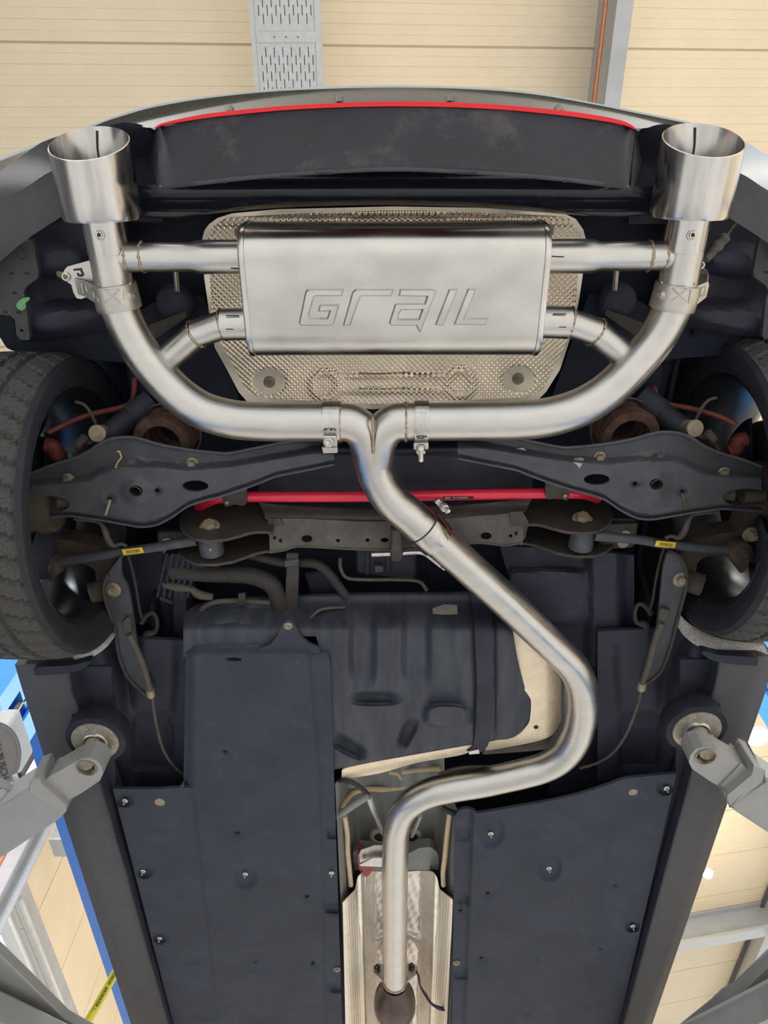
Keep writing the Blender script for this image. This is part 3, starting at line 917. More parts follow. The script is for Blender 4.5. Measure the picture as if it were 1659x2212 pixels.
# lower floor around the rails, left and right of the tank
def zl(z): return lambda x, y: z
for s in (-1, 1):
    S = lambda pts: side(pts, s)
    def zf(x, y):
        xx = x if s < 0 else 1711 - x
        z = 1.335 - .055 * bump(xx, y, 222, 1500, 42, 130, .45, -.22)          # rail beside the sill
        z += .02 * bump(xx, y, 330, 1600, 42, 60, .15, 0, 6)                # pocket
        z -= .018 * bump(xx, y, 330, 1490, 45, 110, .3, .08, 4)
        return z
    MB().patch(S([(150, 1400), (250, 1380), (420, 1385)]), S([(225, 1712), (330, 1712), (420, 1712)]), zf, 40, 44, .01).build('floor_rail', PAN2, BODY)
# rear floor field right of the tank, behind the diagonal pipe
def zf(x, y):
    z = 1.40
    z -= .03 * bump(x, y, 1180, 1290, 85, 60, .12, 0, 8) + .04 * sstep(1255, 1285, x) * (1 - sstep(1330, 1355, x))
    return z
MB().patch([(1080, 1180), (1200, 1185), (1370, 1200)], [(1150, 1430), (1260, 1440), (1370, 1440)], zf, 44, 40, .01).build('floor_field', PAN2, BODY)
MB().patch([(1270, 1430), (1330, 1430), (1400, 1430)], [(1180, 1720), (1300, 1700), (1400, 1680)], lambda x, y: 1.385, 14, 24, .01).build('floor_field', PAN2, BODY)
MB().patch([(240, 1180), (320, 1180), (420, 1190)], [(240, 1400), (330, 1400), (420, 1400)], lambda x, y: 1.42 - .03 * bump(x, y, 390, 1320, 22, 110, .3), 20, 20, .01).build('floor_field', PAN2, BODY)
# dark plates behind the silencer: spare-wheel well edges and rear cross member
MB().patch([(560, 965), (700, 968), (830, 972), (1000, 968), (1150, 965)], [(560, 1064), (700, 1064), (830, 1064), (1000, 1060), (1150, 1056)],
           lambda x, y: 1.43 - .012 * bump(x, y, 830, 1010, 180, 30, .2, 0, 6), 40, 14, .01).build('cross_member', PAN2, BODY)
for s in (-1, 1):
    S = lambda pts: side(pts, s)
    MB().patch(S([(272, 690), (360, 640), (440, 640)]), S([(290, 900), (400, 900), (530, 900)]), zl(1.46), 10, 10, .01).build('rear_rail', PAN, BODY)
    o = S([(333, 690), (402, 700), (402, 672), (398, 660), (352, 690)])
    MB().poly([P(x, y, 1.40) for x, y in S([(322, 702), (401, 672), (403, 685), (332, 735)])], (0, 0, .03)).build('rail_bracket', SUBFR, BODY)
    a = S([(378, 592)])[0]; b = S([(383, 632)])[0]
    MB().tube([P(a[0], a[1] - 20, 1.41), P(b[0], b[1], 1.38)], .005, 10).build('stud', ZINC, BODY)
    c = S([(375, 655)])[0]
    MB().lathe(P(c[0], c[1], 1.42), DOWN, [(-.02, .035), (0, .035), (.01, .03), (.018, .012)], 24).build('damper_block', PAN2, BODY)

# ------------------------------------------------------------------ rear bumper
BUM = thing('rear_bumper', 'curved rear bumper with red trim line and black valance over two exhaust tips', 'bumper', P(850, 300, 1.35))
# black valance (diffuser) between the tips
vt = [(338, 277), (420, 259), (500, 249), (650, 235), (850, 229), (1050, 234), (1200, 247), (1290, 260), (1372, 279)]
vb = [(346, 405), (430, 396), (520, 386), (650, 375), (850, 366), (1050, 374), (1200, 386), (1290, 397), (1358, 405)]
def zval(x, y):
    t = max(0, min(1, (y - 229 - ((x - 855) / 520) ** 2 * 48) / 135))
    z = lerp(1.325, 1.235, t)
    e = max(0, abs(x - 854) - 488) / 30
    return z + .05 * e * e
MB().patch(vt, vb, zval, 70, 24, .006).build('valance', BUMPERBLK, BUM)
# rounded ends of the valance
for s in (-1, 1):
    S = (lambda pts: pts) if s < 0 else (lambda pts: [(1710 - x, y + 1) for x, y in pts])
    MB().patch(S([(338, 277), (342, 340), (346, 405)])[::1], S([(326, 287), (320, 330), (340, 404)]), lambda x, y: zval(x, y) + .055 * min(1, max(0, (abs(x - 854) - 508) / 20)), 16, 8, .006).build('valance_end', BUMPERBLK, BUM)
# lower lip clips
for x in (470, 700, 1010, 1235):
    y = interp(x, [p[0] for p in vb], [p[1] for p in vb]) + 1
    MB().poly([P(x - 20, y - 2, 1.234), P(x + 20, y - 2, 1.234), P(x + 20, y + 3, 1.234), P(x - 20, y + 3, 1.234)], (0, 0, .004)).build('clip', PLASTIC, BUM)
tubepx([(x, y, zval(x, y) + .002) for x, y in vb], .003, 6, 8).build('lower_lip', CORNER, BUM)
# red trim: band with real depth
rt = [(334, 275), (352, 265), (420, 250), (500, 239), (650, 226), (850, 219), (1050, 224), (1200, 237), (1290, 249), (1350, 262), (1374, 277)]
rb = [(336, 277), (356, 270), (420, 259), (500, 249), (650, 236), (850, 230), (1050, 235), (1200, 248), (1290, 260), (1350, 271), (1372, 280)]
def zred(x, y): return 1.318
MB().patch(rt, rb, lambda x, y: 1.322, 80, 4, .025).build('red_trim', REDTRIM, BUM, bevel=.003)
# grained grey field above the red line, up to the painted skin
gb = [(205, 285), (270, 268), (334, 276), (420, 250), (500, 240), (650, 227), (850, 220), (1050, 225), (1200, 238), (1290, 250), (1374, 278), (1440, 268), (1510, 290)]
gt = [(180, 283), (240, 258), (330, 233), (420, 216), (540, 202), (680, 193), (850, 189), (1020, 193), (1160, 205), (1290, 227), (1400, 250), (1470, 265), (1535, 283)]
MB().patch(gt, gb, lambda x, y: 1.40 if False else lerp(1.47, 1.345, sstep(0, 1, (y - (189 + ((x - 855) / 660) ** 2 * 95)) / 34)), 80, 8, .006).build('upper_field', BUMPERGREY, BUM)
for (x, y) in ((492, 232), (732, 212), (974, 211), (1211, 231)):
    MB().poly([P(x - 6, y - 6, 1.40), P(x + 6, y - 6, 1.40), P(x + 5, y + 7, 1.335), P(x - 7, y + 7, 1.335)], (0, 0, .02)).build('fin', BUMPERGREY, BUM, bevel=.002)
# painted skin rising from the top edge
MB().patch([(-72, 698), (-112, 520), (-102, 432), (-60, 372), (60, 318), (180, 276), (330, 227), (540, 197), (680, 188), (850, 184), (1020, 188), (1160, 200), (1400, 245), (1535, 276), (1640, 325), (1735, 380), (1815, 440), (1830, 530), (1795, 698)],
           [(-68, 700), (-106, 524), (-96, 438), (-60, 378), (60, 324), (180, 281), (330, 232), (540, 201), (680, 192.5), (850, 188.5), (1020, 192), (1160, 204), (1400, 249.5), (1535, 281), (1640, 331), (1731, 386), (1809, 445), (1824, 532), (1790, 700)],
           lambda x, y: 1.49, 120, 2, .50).build('painted_skin', PAINT, BUM)
# corner pieces below the side of the bumper
for s in (-1, 1):
    S = (lambda pts: pts) if s < 0 else (lambda pts: [(1710 - x, y + 4) for x, y in pts])
    hi = CORNER if s < 0 else PAINT
    MB().patch(S([(-104, 500), (-84, 418), (0, 370), (60, 327), (108, 300), (205, 276)]), S([(-100, 575), (-80, 480), (0, 437), (60, 402), (115, 368), (215, 330)]),
               lambda x, y: 1.485 - .13 * sstep(300, 440, y), 24, 10, .006).build('corner_skin', hi if s < 0 else mat('pale_corner_paint', (.5, .56, .62), .3, .1, .03), BUM)
    MB().patch(S([(-100, 575), (-80, 480), (0, 437), (60, 402), (115, 368)]), S([(-74, 690), (-42, 600), (0, 565), (60, 515), (133, 468)]), lambda x, y: 1.355 - .03 * sstep(400, 520, y), 24, 12, .006).build('corner_valance', CORNER, BUM)
    platepx(S([(118, 318), (180, 294), (240, 270), (300, 264), (345, 288), (352, 480), (120, 480)]), 1.476, .006).build('recess_back', PLASTIC, BUM)
    # tip recess: arched inner cut-out
    MB().patch(S([(225, 275), (270, 264), (310, 272), (333, 292)]), S([(290, 345), (305, 342), (320, 348), (338, 400)]), lambda x, y: lerp(1.40, 1.46, sstep(260, 380, y)), 16, 10, .005).build('tip_recess', PLASTIC, BUM)
    MB().patch(S([(105, 306), (150, 290), (225, 275)]), S([(118, 372), (150, 380), (290, 345)]), lambda x, y: 1.45, 12, 8, .005).build('tip_recess', PLASTIC, BUM)

# glossy black beam behind the valance with a wavy lit lip
bt_ = [(140, 375), (230, 395), (310, 400), (450, 388), (600, 374), (850, 360), (1100, 374), (1250, 388), (1400, 402), (1480, 396), (1570, 380)]
bb_ = [(140, 470), (230, 470), (310, 466), (380, 467), (450, 458), (560, 441), (700, 434), (840, 432), (1000, 436), (1150, 446), (1250, 461), (1330, 466), (1410, 461), (1490, 466), (1570, 470)]
BEAM = thing('tail_beam', 'glossy black tail beam with wavy lower lip above the dimpled shield', 'car beam', P(850, 410, 1.36))
MB().patch(bt_, bb_, lambda x, y: 1.375 - .02 * sin(pi * max(0, min(1, (y - 370) / 85))), 70, 16, .006).build('beam_face', GLOSSBLK, BEAM)
lipz = lambda x, y: 1.372
MB().patch(bb_, [(x, y + (11 if 500 < x < 1220 else 4)) for x, y in bb_], lambda x, y: 1.375 + .035 * sstep(0, 14, y - interp(x, [p[0] for p in bb_], [p[1] for p in bb_])), 70, 6, .004).build('lower_lip', mat('lip_reflection', (.09, .075, .065), .25, .3, .2, 12), BEAM)  # brown reflection along the beam edge put into the lip colour

# liners in the rear corners
for s in (-1, 1):
    S = lambda pts: side(pts, s)
    cr = [(0, 561), (20, 545), (56, 522), (69, 517), (74, 534), (83, 588), (81, 601), (56, 620), (51, 632), (56, 650), (64, 728), (62, 735), (44, 734), (35, 723), (32, 691), (22, 682), (0, 679), (-45, 676), (-45, 590)]
    lin = thing('corner_liner', 'black clipped liner panel with bright pins in the %s rear corner' % ('green-marked' if s < 0 else 'cable-plug'), 'liner', P(*S([(40, 620)])[0], 1.37), 'liners in the rear corners')
    platepx(S(cr), 1.37, .012, [tuple(S([(x, y)])[0]) + (5, 3) for x, y in ((58, 590), (25, 590), (32, 633), (11, 674), (40, 674), (47, 714))]).build('panel_plate', CORNER, lin, bevel=.003)
    for (x, y) in ((58, 590), (25, 590), (32, 633), (11, 674), (40, 674)):
        x, y = S([(x, y)])[0]
        MB().lathe(P(x, y, 1.378), DOWN, [(-.012, .004), (0, .0035), (.003, .002)], 10).build('pin', CAPBEIGE, lin)
    x, y = S([(46, 549)])[0]
    MB().ring(P(x, y, 1.370), DOWN, .0095, .0016, 24).build('boss_ring', CORNER, lin)
    def zf(x, y):
        xx = x if s < 0 else 1711 - x
        return 1.44 - .05 * bump(xx, y, 130, 560, 60, 30, .4) - .05 * bump(xx, y, 130, 690, 110, 30, .5, -.15) + .02 * bump(xx, y, 150, 620, 60, 40, .4)
    MB().patch(S([(66, 512), (130, 478), (190, 470), (270, 470)]), S([(60, 738), (110, 735), (170, 724), (290, 700)]), zf, 34, 34, .006).build('liner_bowl', PAN2, lin)
    MB().patch(S([(-50, 676), (0, 679), (30, 690), (34, 722), (60, 738), (110, 735), (230, 712), (290, 700)]), S([(-8, 716), (4, 735), (20, 755), (60, 762), (120, 768), (170, 775), (240, 780), (300, 790)]), lambda x, y: 1.45, 30, 8, .006).build('liner_edge', PAN, lin)
    if s < 0:
        platepx([(36, 655), (48, 645), (62, 642), (63, 648), (55, 655), (56, 664), (47, 671), (37, 665)], 1.3655, .001, (), 3).build('paint_mark', GREENPAINT, lin)
# connector plug hanging in the right corner
cp = thing('cable_plug', 'grey inline cable plug hanging beside the right tail pipe', 'cable plug', P(1545, 545, 1.34))
tubepx([(1523, 562, 1.33), (1532, 552, 1.34), (1541, 541, 1.34), (1550, 531, 1.34), (1558, 522, 1.34), (1566, 513, 1.34), (1572, 507, 1.34)], [.006, .0085, .0085, .011, .0085, .010, .005], 6, 14).build('plug_body', CABLE, cp)
tubepx([(1571, 508, 1.34), (1580, 495, 1.36), (1590, 483, 1.40)], .002, 6, 8).build('wire', CABLE, cp)

# ------------------------------------------------------------------ silver heat shield
HS = thing('silencer_heat_shield', 'dimpled aluminium heat shield above the large silencer', 'heat shield', P(850, 660, 1.44))
hl = [(437, 515), (441, 600), (447, 640), (451, 670), (464, 751), (494, 805), (515, 846), (534, 868)]
hr = [(1266, 518), (1258, 600), (1252, 640), (1247, 667), (1234, 724), (1210, 798), (1180, 846), (1160, 866)]
top = [(437, 515), (442, 498), (451, 486), (470, 472), (501, 461), (600, 452), (850, 446), (1100, 450), (1214, 459), (1244, 473), (1261, 498), (1266, 518)]
bot_ = [(534, 868), (620, 872), (700, 876), (805, 884), (900, 877), (1000, 872), (1160, 866)]
outline = [(437, 515), (442, 497), (452, 484), (470, 471), (501, 461), (600, 452), (850, 446), (1100, 450), (1214, 459), (1244, 473), (1260, 496), (1266, 518)] + hr[1:] + bot_[::-1][1:] + hl[::-1][1:]
platepx(outline[:-1], 1.452, .003).build('rim_plate', SHIELD_RIM, HS)
def inset(pts, f, c=(850, 668)): return [(c[0] + (x - c[0]) * f, c[1] + (y - c[1]) * f * .985) for x, y in pts]
def zsh(x, y):
    z = 1.4505
    z += .0 * x
    for (cx, cy, rx, ry, h) in ((582, 824, 30, 24, .008), (1120, 819, 30, 24, .008)):
        z += h * bump(x, y, cx, cy, rx, ry, .35)
    for yy in (812, 845):
        z -= .005 * bump(x, y, 852, yy, 92, 5.5, .5, 0, 4)
    for (cx, cy) in ((703, 832), (993, 828)):
        d = sqrt((x - cx) ** 2 + (y - cy) ** 2)
        z -= .004 * exp(-((d - 28) / 7) ** 2)
    z -= .012 * bump(x, y, 850, 477, 330, 10, .5, 0, 6)
    return z
it = [(448, 522), (452, 502), (470, 482), (506, 470), (700, 459), (850, 455), (1000, 458), (1205, 468), (1235, 482), (1252, 502), (1256, 522)]
ib = [(466, 720), (510, 800), (544, 852), (640, 864), (720, 866), (805, 872), (900, 868), (1000, 864), (1152, 852), (1198, 792), (1232, 720)]
MB().patch(it, ib, zsh, 150, 100, .002).build('dimpled_field', SHIELD, HS)
MB().patch([(450, 520), (640, 500), (1100, 500), (1254, 520)], [(458, 700), (640, 720), (1100, 720), (1240, 700)], lambda x, y: 1.4512, 30, 14, .002).build('dimpled_field', SHIELD, HS)
for (x, y) in ((521, 503), (1182, 498), (582, 825), (1119, 818)):
    c = P(x, y, 1.452)
    b_ = MB().lathe(c, DOWN, [(-.004, .0125), (.002, .0125), (.004, .010)], 22)
    b_.hexbolt(c + DOWN * .004, DOWN, .0065, .006, 0, .008).build('retaining_nut', OLDBOLT, HS)
# ================================================================== sills, trays, tank, tunnel
def screw(x, y, Z, parent, r=.0075):
    c = P(x, y, Z)
    MB().lathe(c, DOWN, [(-.003, r), (.001, r), (.002, r * .8)], 18).hexbolt(c + DOWN * .001, DOWN, r * .55, .004, 0, .006).build('screw', ZINC, parent)


def plug(x, y, Z, parent, r=.0042):
    MB().lathe(P(x, y, Z), DOWN, [(-.004, r * 1.4), (.0006, r * 1.4), (.0009, r * 1.1), (.0003, r)], 16).build('drain_hole_disc', BLACKINK, parent)  # drain hole drawn as a black disc, its inner dark put into colour


for s in (-1, 1):
    wh = 'blue-beam side' if s < 0 else 'lamp side'
    sl = thing('side_sill', 'dark grey stone-guarded car sill on the %s' % wh, 'sill', P(*(((120, 1700) if s < 0 else (1590, 1680))), 1.24), 'car sills')
    if s < 0:
        top = [(32, 1440), (60, 1428), (158, 1425)]; bot = [(303, 2280), (335, 2280), (386, 2280)]
        outer = [(32, 1436), (46, 1483), (283, 2212), (305, 2280)]; inner = [(150, 1432), (160, 1490), (186, 1560), (206, 1640), (224, 1700), (366, 2212), (386, 2280)]
    else:
        outer = [(1672, 1418), (1655, 1490), (1409, 2212), (1386, 2280)]; inner = [(1552, 1418), (1540, 1480), (1518, 1545), (1500, 1620), (1484, 1690), (1345, 2212), (1326, 2280)]
    def zf(x, y, s=s, outer=outer, inner=inner):
        xo = interp(y, [p[1] for p in outer], [p[0] for p in outer]); xi = interp(y, [p[1] for p in inner], [p[0] for p in inner])
        t = (x - xo) / (xi - xo)
        return 1.262 - .02 * sstep(0, .25, t) * (1 - .0 * t) 
    MB().patch(outer, inner, zf, 60, 10, .17, smooth=False).build('sill_panel', SILL, sl)
    # pinch-weld flange hanging down
    seam = MB()
    fl = [(x + (3 if s < 0 else -3), y) for x, y in inner]
    q = []
    for (x, y) in spl(fl, 8):
        p = P(x, y, 1.245); q.append(p)
    vs = []; fs = []
    for p in q:
        j = random.uniform(-.0008, .0008)
        vs += [p + Vector((j, 0, .03)), p + Vector((j, 0, -.012 + j)), p + Vector((-s * -.004 + j, 0, -.012 + j)), p + Vector((-s * -.004 + j, 0, .03))]
    for i in range(len(q) - 1):
        a = i * 4
        for k in range(4):
            k2 = (k + 1) % 4
            fs.append((a + k, a + k2, a + 4 + k2, a + 4 + k))
    seam.add(vs, fs).build('weld_flange', PAN2, sl)
    # mud flap strip behind the wheel and jacking recess
    S = lambda pts: side(pts, s)
    o = [(75, 1452), (80, 1442), (155, 1437), (190, 1428), (192, 1436), (160, 1452), (82, 1460)]
    platepx(S(o), 1.222, .02, (), 3).build('deflector', PLASTIC, sl, bevel=.003)
    platepx(S([(155, 1548), (160, 1544), (178, 1545), (186, 1560), (182, 1580), (158, 1580)]), 1.2385, .003, (), 3).build('jacking_recess', PAN, sl)
    # strip between sill flange and the tray / rail
    if s < 0:
        MB().patch([(156, 1440), (192, 1560), (228, 1700), (372, 2212), (392, 2280)], [(240, 1440), (245, 1560), (250, 1700), (385, 2212), (405, 2280)],
                   lambda x, y: 1.275, 40, 4, .01, smooth=False).build('inner_strip', PAN2, sl)
    else:
        MB().patch([(1548, 1425), (1515, 1545), (1480, 1690), (1341, 2212), (1322, 2280)], [(1470, 1425), (1465, 1545), (1458, 1685), (1330, 2212), (1310, 2280)],
                   lambda x, y: 1.275, 40, 4, .01, smooth=False).build('inner_strip', PAN2, sl)

# left tray
TL = thing('floor_tray', 'wide black felt floor tray with round tab beside the tunnel', 'undertray', P(500, 1800, 1.25), 'felt floor trays')
def ztl(x, y):
    z = 1.252
    xe = interp(y, [1395, 1690, 2212], [398, 396, 376])
    z += .018 * (1 - sstep(xe, xe + 26, x)) if y < 1700 else 0
    z += .022 * (1 - sstep(1392, 1418, y))
    xr_ = interp(y, [1440, 1690, 2212], [668, 690, 702])
    z += .010 * sstep(xr_ - 3, xr_ + 6, x)
    for (cx, cy, rx, ry, h) in ((487, 1627, 16, 11, .004), (513, 1802, 16, 11, .004), (350, 1790, 13, 9, .003), (384, 1928, 22, 14, .003), (415, 2070, 22, 13, .004),
                                (552, 2078, 40, 24, .004), (267, 1728, 18, 14, .012), (312, 1884, 14, 12, .012), (345, 2025, 14, 12, .012), (530, 1893, 22, 24, .010),
                                (442, 2188, 26, 15, .004), (663, 1940, 14, 9, .003), (676, 2084, 14, 9, .003), (505, 1435, 34, 22, .002), (570, 2180, 45, 25, .004)):
        z += h * bump(x, y, cx, cy, rx, ry, .3)
    for (cx, cy, rx, ry) in ((722, 1798, 16, 12), (722, 1960, 18, 12), (728, 2130, 18, 12)):
        z += .012 * bump(x, y, cx, cy, rx, ry, .3, 0, 6)
    z += .004 * sin((x - .28 * y) * .012) * sstep(1700, 1800, y)
    z -= .004 * bump(x, y, 420 + (y - 1700) * .11, y, 4, 30, .5) * sstep(1700, 1730, y)
    return z
m_ = MB()
m_.patch([(402, 1398), (470, 1394), (580, 1390), (660, 1392), (694, 1398), (708, 1412), (714, 1440)], [(396, 1702), (460, 1702), (560, 1702), (660, 1702), (722, 1702)], ztl, 80, 70, .008, [(505, 1425, 19, 4)])
m_.patch([(244, 1704), (330, 1705), (396, 1702), (560, 1702), (722, 1702)], [(392, 2280), (460, 2280), (560, 2280), (660, 2280), (742, 2280)], ztl, 110, 130, .008)
m_.build('tray_panel', TRAY, TL)
MB().patch([(376, 1704), (388, 1700), (396, 1690)], [(376, 1708), (388, 1708), (398, 1700)], lambda x, y: 1.2525, 6, 3, .008).build('notch_fillet', TRAY, TL)
platepx([(560, 1402), (585, 1392), (600, 1372), (608, 1352), (616, 1342), (623, 1339), (631, 1342), (639, 1354), (650, 1376), (668, 1391), (690, 1400), (690, 1412), (560, 1412)], 1.262, .008, [(622, 1353, 5, 4)]).build('tray_tab', TRAY, TL, bevel=.003)
MB().lathe(P(622, 1353, 1.260), DOWN, [(-.006, .010), (0, .010), (.002, .007), (.002, .004), (.005, .0035)], 20).build('tab_nut', OLDBOLT, TL)
for (x, y) in ((270, 1730), (309, 1882), (345, 2027), (530, 1888), (716, 1886)): screw(x, y, 1.258 if x < 700 else 1.257, TL)
for (x, y) in ((487, 1626), (513, 1802), (349, 1790), (384, 1931), (415, 2071), (442, 2190), (663, 1940), (676, 2084), (552, 2080), (723, 1976), (575, 2203)): plug(x, y, 1.254, TL)
MB().lathe(P(345, 1733, 1.251), DOWN, [(-.004, .0135), (0, .0135), (.002, .011), (.002, .005), (.0035, .004)], 26).build('washer_clip', CAPBEIGE, TL)
MB().lathe(P(728, 2094, 1.262), DOWN, [(-.002, .011), (.001, .011), (.001, .006), (.006, .005)], 20).build('stud_clip', OLDBOLT, TL)

# right tray
TR = thing('floor_tray', 'wide black felt floor tray with a wavy rear edge beside the lamps', 'undertray', P(1180, 1900, 1.25), 'felt floor trays')
rtop = [(982, 1764), (992, 1751), (1010, 1747), (1026, 1752), (1034, 1757), (1100, 1746), (1180, 1732), (1250, 1716), (1310, 1697), (1350, 1683), (1400, 1677), (1462, 1671)]
rbot = [(975, 2280), (1040, 2280), (1120, 2280), (1220, 2280), (1322, 2280)]
def ztr(x, y):
    z = 1.252
    xl_ = interp(y, [1760, 2212], [1022, 1003])
    z += .010 * (1 - sstep(xl_ - 6, xl_ + 4, x))
    for (cx, cy, rx, ry, h) in ((1060, 1793, 27, 36, .010), (1186, 1872, 24, 30, .010), (1437, 1702, 17, 14, .012), (1366, 2000, 15, 12, .012), (1330, 1912, 8, 6, .003), (1053, 1932, 14, 9, .003),
                                (1297, 2050, 8, 6, .003), (1158, 2068, 9, 7, .003), (1040, 2072, 14, 9, .003), (1267, 2170, 8, 6, .003), (1140, 2188, 9, 7, .003)):
        z += h * bump(x, y, cx, cy, rx, ry, .22)
    for (cx, cy, rx, ry) in ((1000, 1800, 14, 16), (1000, 1940, 14, 12), (995, 2100, 14, 14)):
        z += .008 * bump(x, y, cx, cy, rx, ry, .3, 0, 6)
    z -= .0035 * exp(-((x - (1330 - (y - 1760) * .16)) / 5) ** 2) * sstep(1760, 1800, y)
    z -= .003 * exp(-((x - (1182 + (y - 1740) * .55)) / 5) ** 2) * (1 - sstep(1780, 1830, y))
    z += .003 * sin((x + .3 * y) * .013)
    return z
MB().patch(rtop, rbot, ztr, 120, 130, .008).build('tray_panel', TRAY, TR)
for (x, y) in ((1060, 1801), (1186, 1876), (1440, 1703), (1367, 2001)): screw(x, y, 1.259, TR)
for (x, y) in ((1329, 1912), (1054, 1932), (1297, 2050), (1158, 2068), (1040, 2071), (1267, 2170), (1140, 2188), (995, 1970)): plug(x, y, 1.254, TR)
MB().lathe(P(1367, 1711, 1.251), DOWN, [(-.004, .0125), (0, .0125), (.002, .010), (.002, .005), (.0035, .004)], 26).build('washer_clip', CAPBEIGE, TR)
MB().lathe(P(986, 2080, 1.262), DOWN, [(-.002, .011), (.001, .011), (.001, .006), (.006, .005)], 20).build('stud_clip', OLDBOLT, TR)

# fuel tank
TK = thing('fuel_tank', 'moulded black plastic fuel tank with oval dents and a steel strap', 'fuel tank', P(900, 1480, 1.30))
def ztk(x, y):
    z = 1.275 + .11 * (1 - sstep(1285, 1372, y))
    for (cx, w_) in ((780, 25), (896, 27)):
        z += .022 * bump(x, y, cx + 3, 1402, w_, 66, .4, 0, 4)
    z -= .006 * bump(x, y, 1000, 1400, 20, 60, .5, 0, 4)
    z += .016 * (bump(x, y, 777, 1450, 18, 60, .5, 0, 4) * 0)
    z += .026 * bump(x, y, 810, 1508, 46, 13, .45, 0, 3)
    z += .026 * bump(x, y, 880, 1582, 12, 28, .5, .45, 3)
    z += .026 * bump(x, y, 752, 1612, 34, 14, .5, .5, 3)
    z -= .026 * bump(x, y, 965, 1546, 46, 24, .25, 0, 3)
    z += .03 * sstep(1085, 1150, x)
    z += .02 * sstep(0, 1, (y - (1668 - (x - 720) * .17) + 14) / 16)
    z += .006 * exp(-((x - 1030) / 6) ** 2) + .006 * exp(-((x - 1066) / 6) ** 2)
    return z
MB().patch([(396, 1330), (430, 1308), (520, 1296), (600, 1291), (660, 1289)], [(396, 1420), (480, 1430), (560, 1440), (640, 1440), (700, 1440)], ztk, 60, 30, .01).build('tank_shell', TANK, TK)
MB().patch([(640, 1290), (740, 1286), (860, 1284), (960, 1284), (1050, 1284), (1100, 1310)], [(700, 1668), (735, 1660), (830, 1642), (920, 1626), (1000, 1612), (1070, 1600)], ztk, 190, 200, .01).build('tank_shell', TANK, TK)
MB().patch([(1086, 1310), (1102, 1330), (1112, 1390), (1122, 1440), (1134, 1485), (1146, 1512), (1147, 1540), (1140, 1560), (1118, 1585), (1090, 1597)], [(1050, 1330), (1052, 1380), (1054, 1420), (1055, 1450), (1056, 1480), (1058, 1510), (1058, 1530), (1058, 1550), (1058, 1570), (1058, 1590), (1060, 1600)], ztk, 30, 16, .01).build('tank_shell', TANK, TK)
st = MB()
MB().patch([(1018, 1280), (1026, 1380), (1030, 1480), (1028, 1560), (1022, 1610), (1008, 1622)], [(1060, 1280), (1064, 1380), (1066, 1480), (1063, 1560), (1056, 1605), (1042, 1625)],
           lambda x, y: 1.262 + .10 * (1 - sstep(1285, 1372, y)) + .012 * sstep(1570, 1620, y), 50, 8, .005).build('tank_strap', PAN2, TK)
platepx([(1012, 1624), (1034, 1619), (1036, 1628), (1014, 1630)], 1.27, .004).build('strap_tab', ZINC, TK)
platepx([(934, 1315), (944, 1311), (960, 1306), (988, 1307), (988, 1327), (958, 1328), (935, 1326)], 1.293, .001, dz=lambda x, y: ztk(x, y) - .002).build('torn_label', PAPER, TK)
# left shoulder of the tank under the tray tab
def zsh2(x, y):
    d = sqrt(((x - 500) / 130) ** 2 + ((y - 1420) / 105) ** 2)
    return 1.31 + .05 * sstep(.8, 1.15, d) - .015 * exp(-((d - .72) / .08) ** 2)
MB().patch([(405, 1400), (415, 1350), (440, 1310), (520, 1295), (600, 1300)], [(420, 1410), (440, 1405), (480, 1400), (560, 1400), (610, 1400)], zsh2, 40, 20, .01).build('tank_shoulder', TANK, TK)
# cream heat shields by the tank
cs = thing('tank_heat_shield', 'cream aluminium shield curling round the corner of the fuel tank', 'heat shield', P(1170, 1520, 1.31))
def zcs(x, y):
    return 1.30 + .05 * sstep(1175, 1235, x) + .04 * sstep(1590, 1640, y)
MB().patch([(1104, 1340), (1112, 1395), (1117, 1430), (1116, 1465), (1140, 1500), (1147, 1515), (1146, 1545), (1140, 1566), (1115, 1590), (1088, 1598), (1070, 1592), (1052, 1586)],
           [(1114, 1342), (1160, 1390), (1190, 1420), (1205, 1445), (1212, 1470), (1212, 1500), (1212, 1530), (1210, 1560), (1195, 1585), (1165, 1600), (1110, 1612), (1048, 1622)], zcs, 70, 16, .004).build('shield_flange', CREAMSHIELD, cs)
MB().patch([(1120, 1350), (1190, 1420), (1205, 1445), (1212, 1500), (1210, 1560), (1195, 1585), (1150, 1606), (1046, 1622)],
           [(1200, 1400), (1228, 1440), (1234, 1480), (1234, 1530), (1226, 1590), (1205, 1612), (1150, 1622), (1042, 1630)], lambda x, y: zcs(x, y) + .012, 50, 10, .004).build('shield_wall', FOIL, cs)
plug(1158, 1571, 1.299, cs, .004)
cs2 = thing('tank_shield_strip', 'cream embossed shield strip along the front edge of the fuel tank', 'heat shield', P(870, 1640, 1.29))
MB().patch([(738, 1668), (752, 1658), (870, 1634), (960, 1616), (1004, 1604), (1016, 1590)], [(738, 1680), (770, 1679), (830, 1668), (900, 1648), (1000, 1630), (1022, 1614)],
           lambda x, y: 1.285 + .02 * sstep(0, 16, y - (1668 - (x - 738) * .2)), 60, 8, .004).build('shield_flange', CREAMSHIELD, cs2)

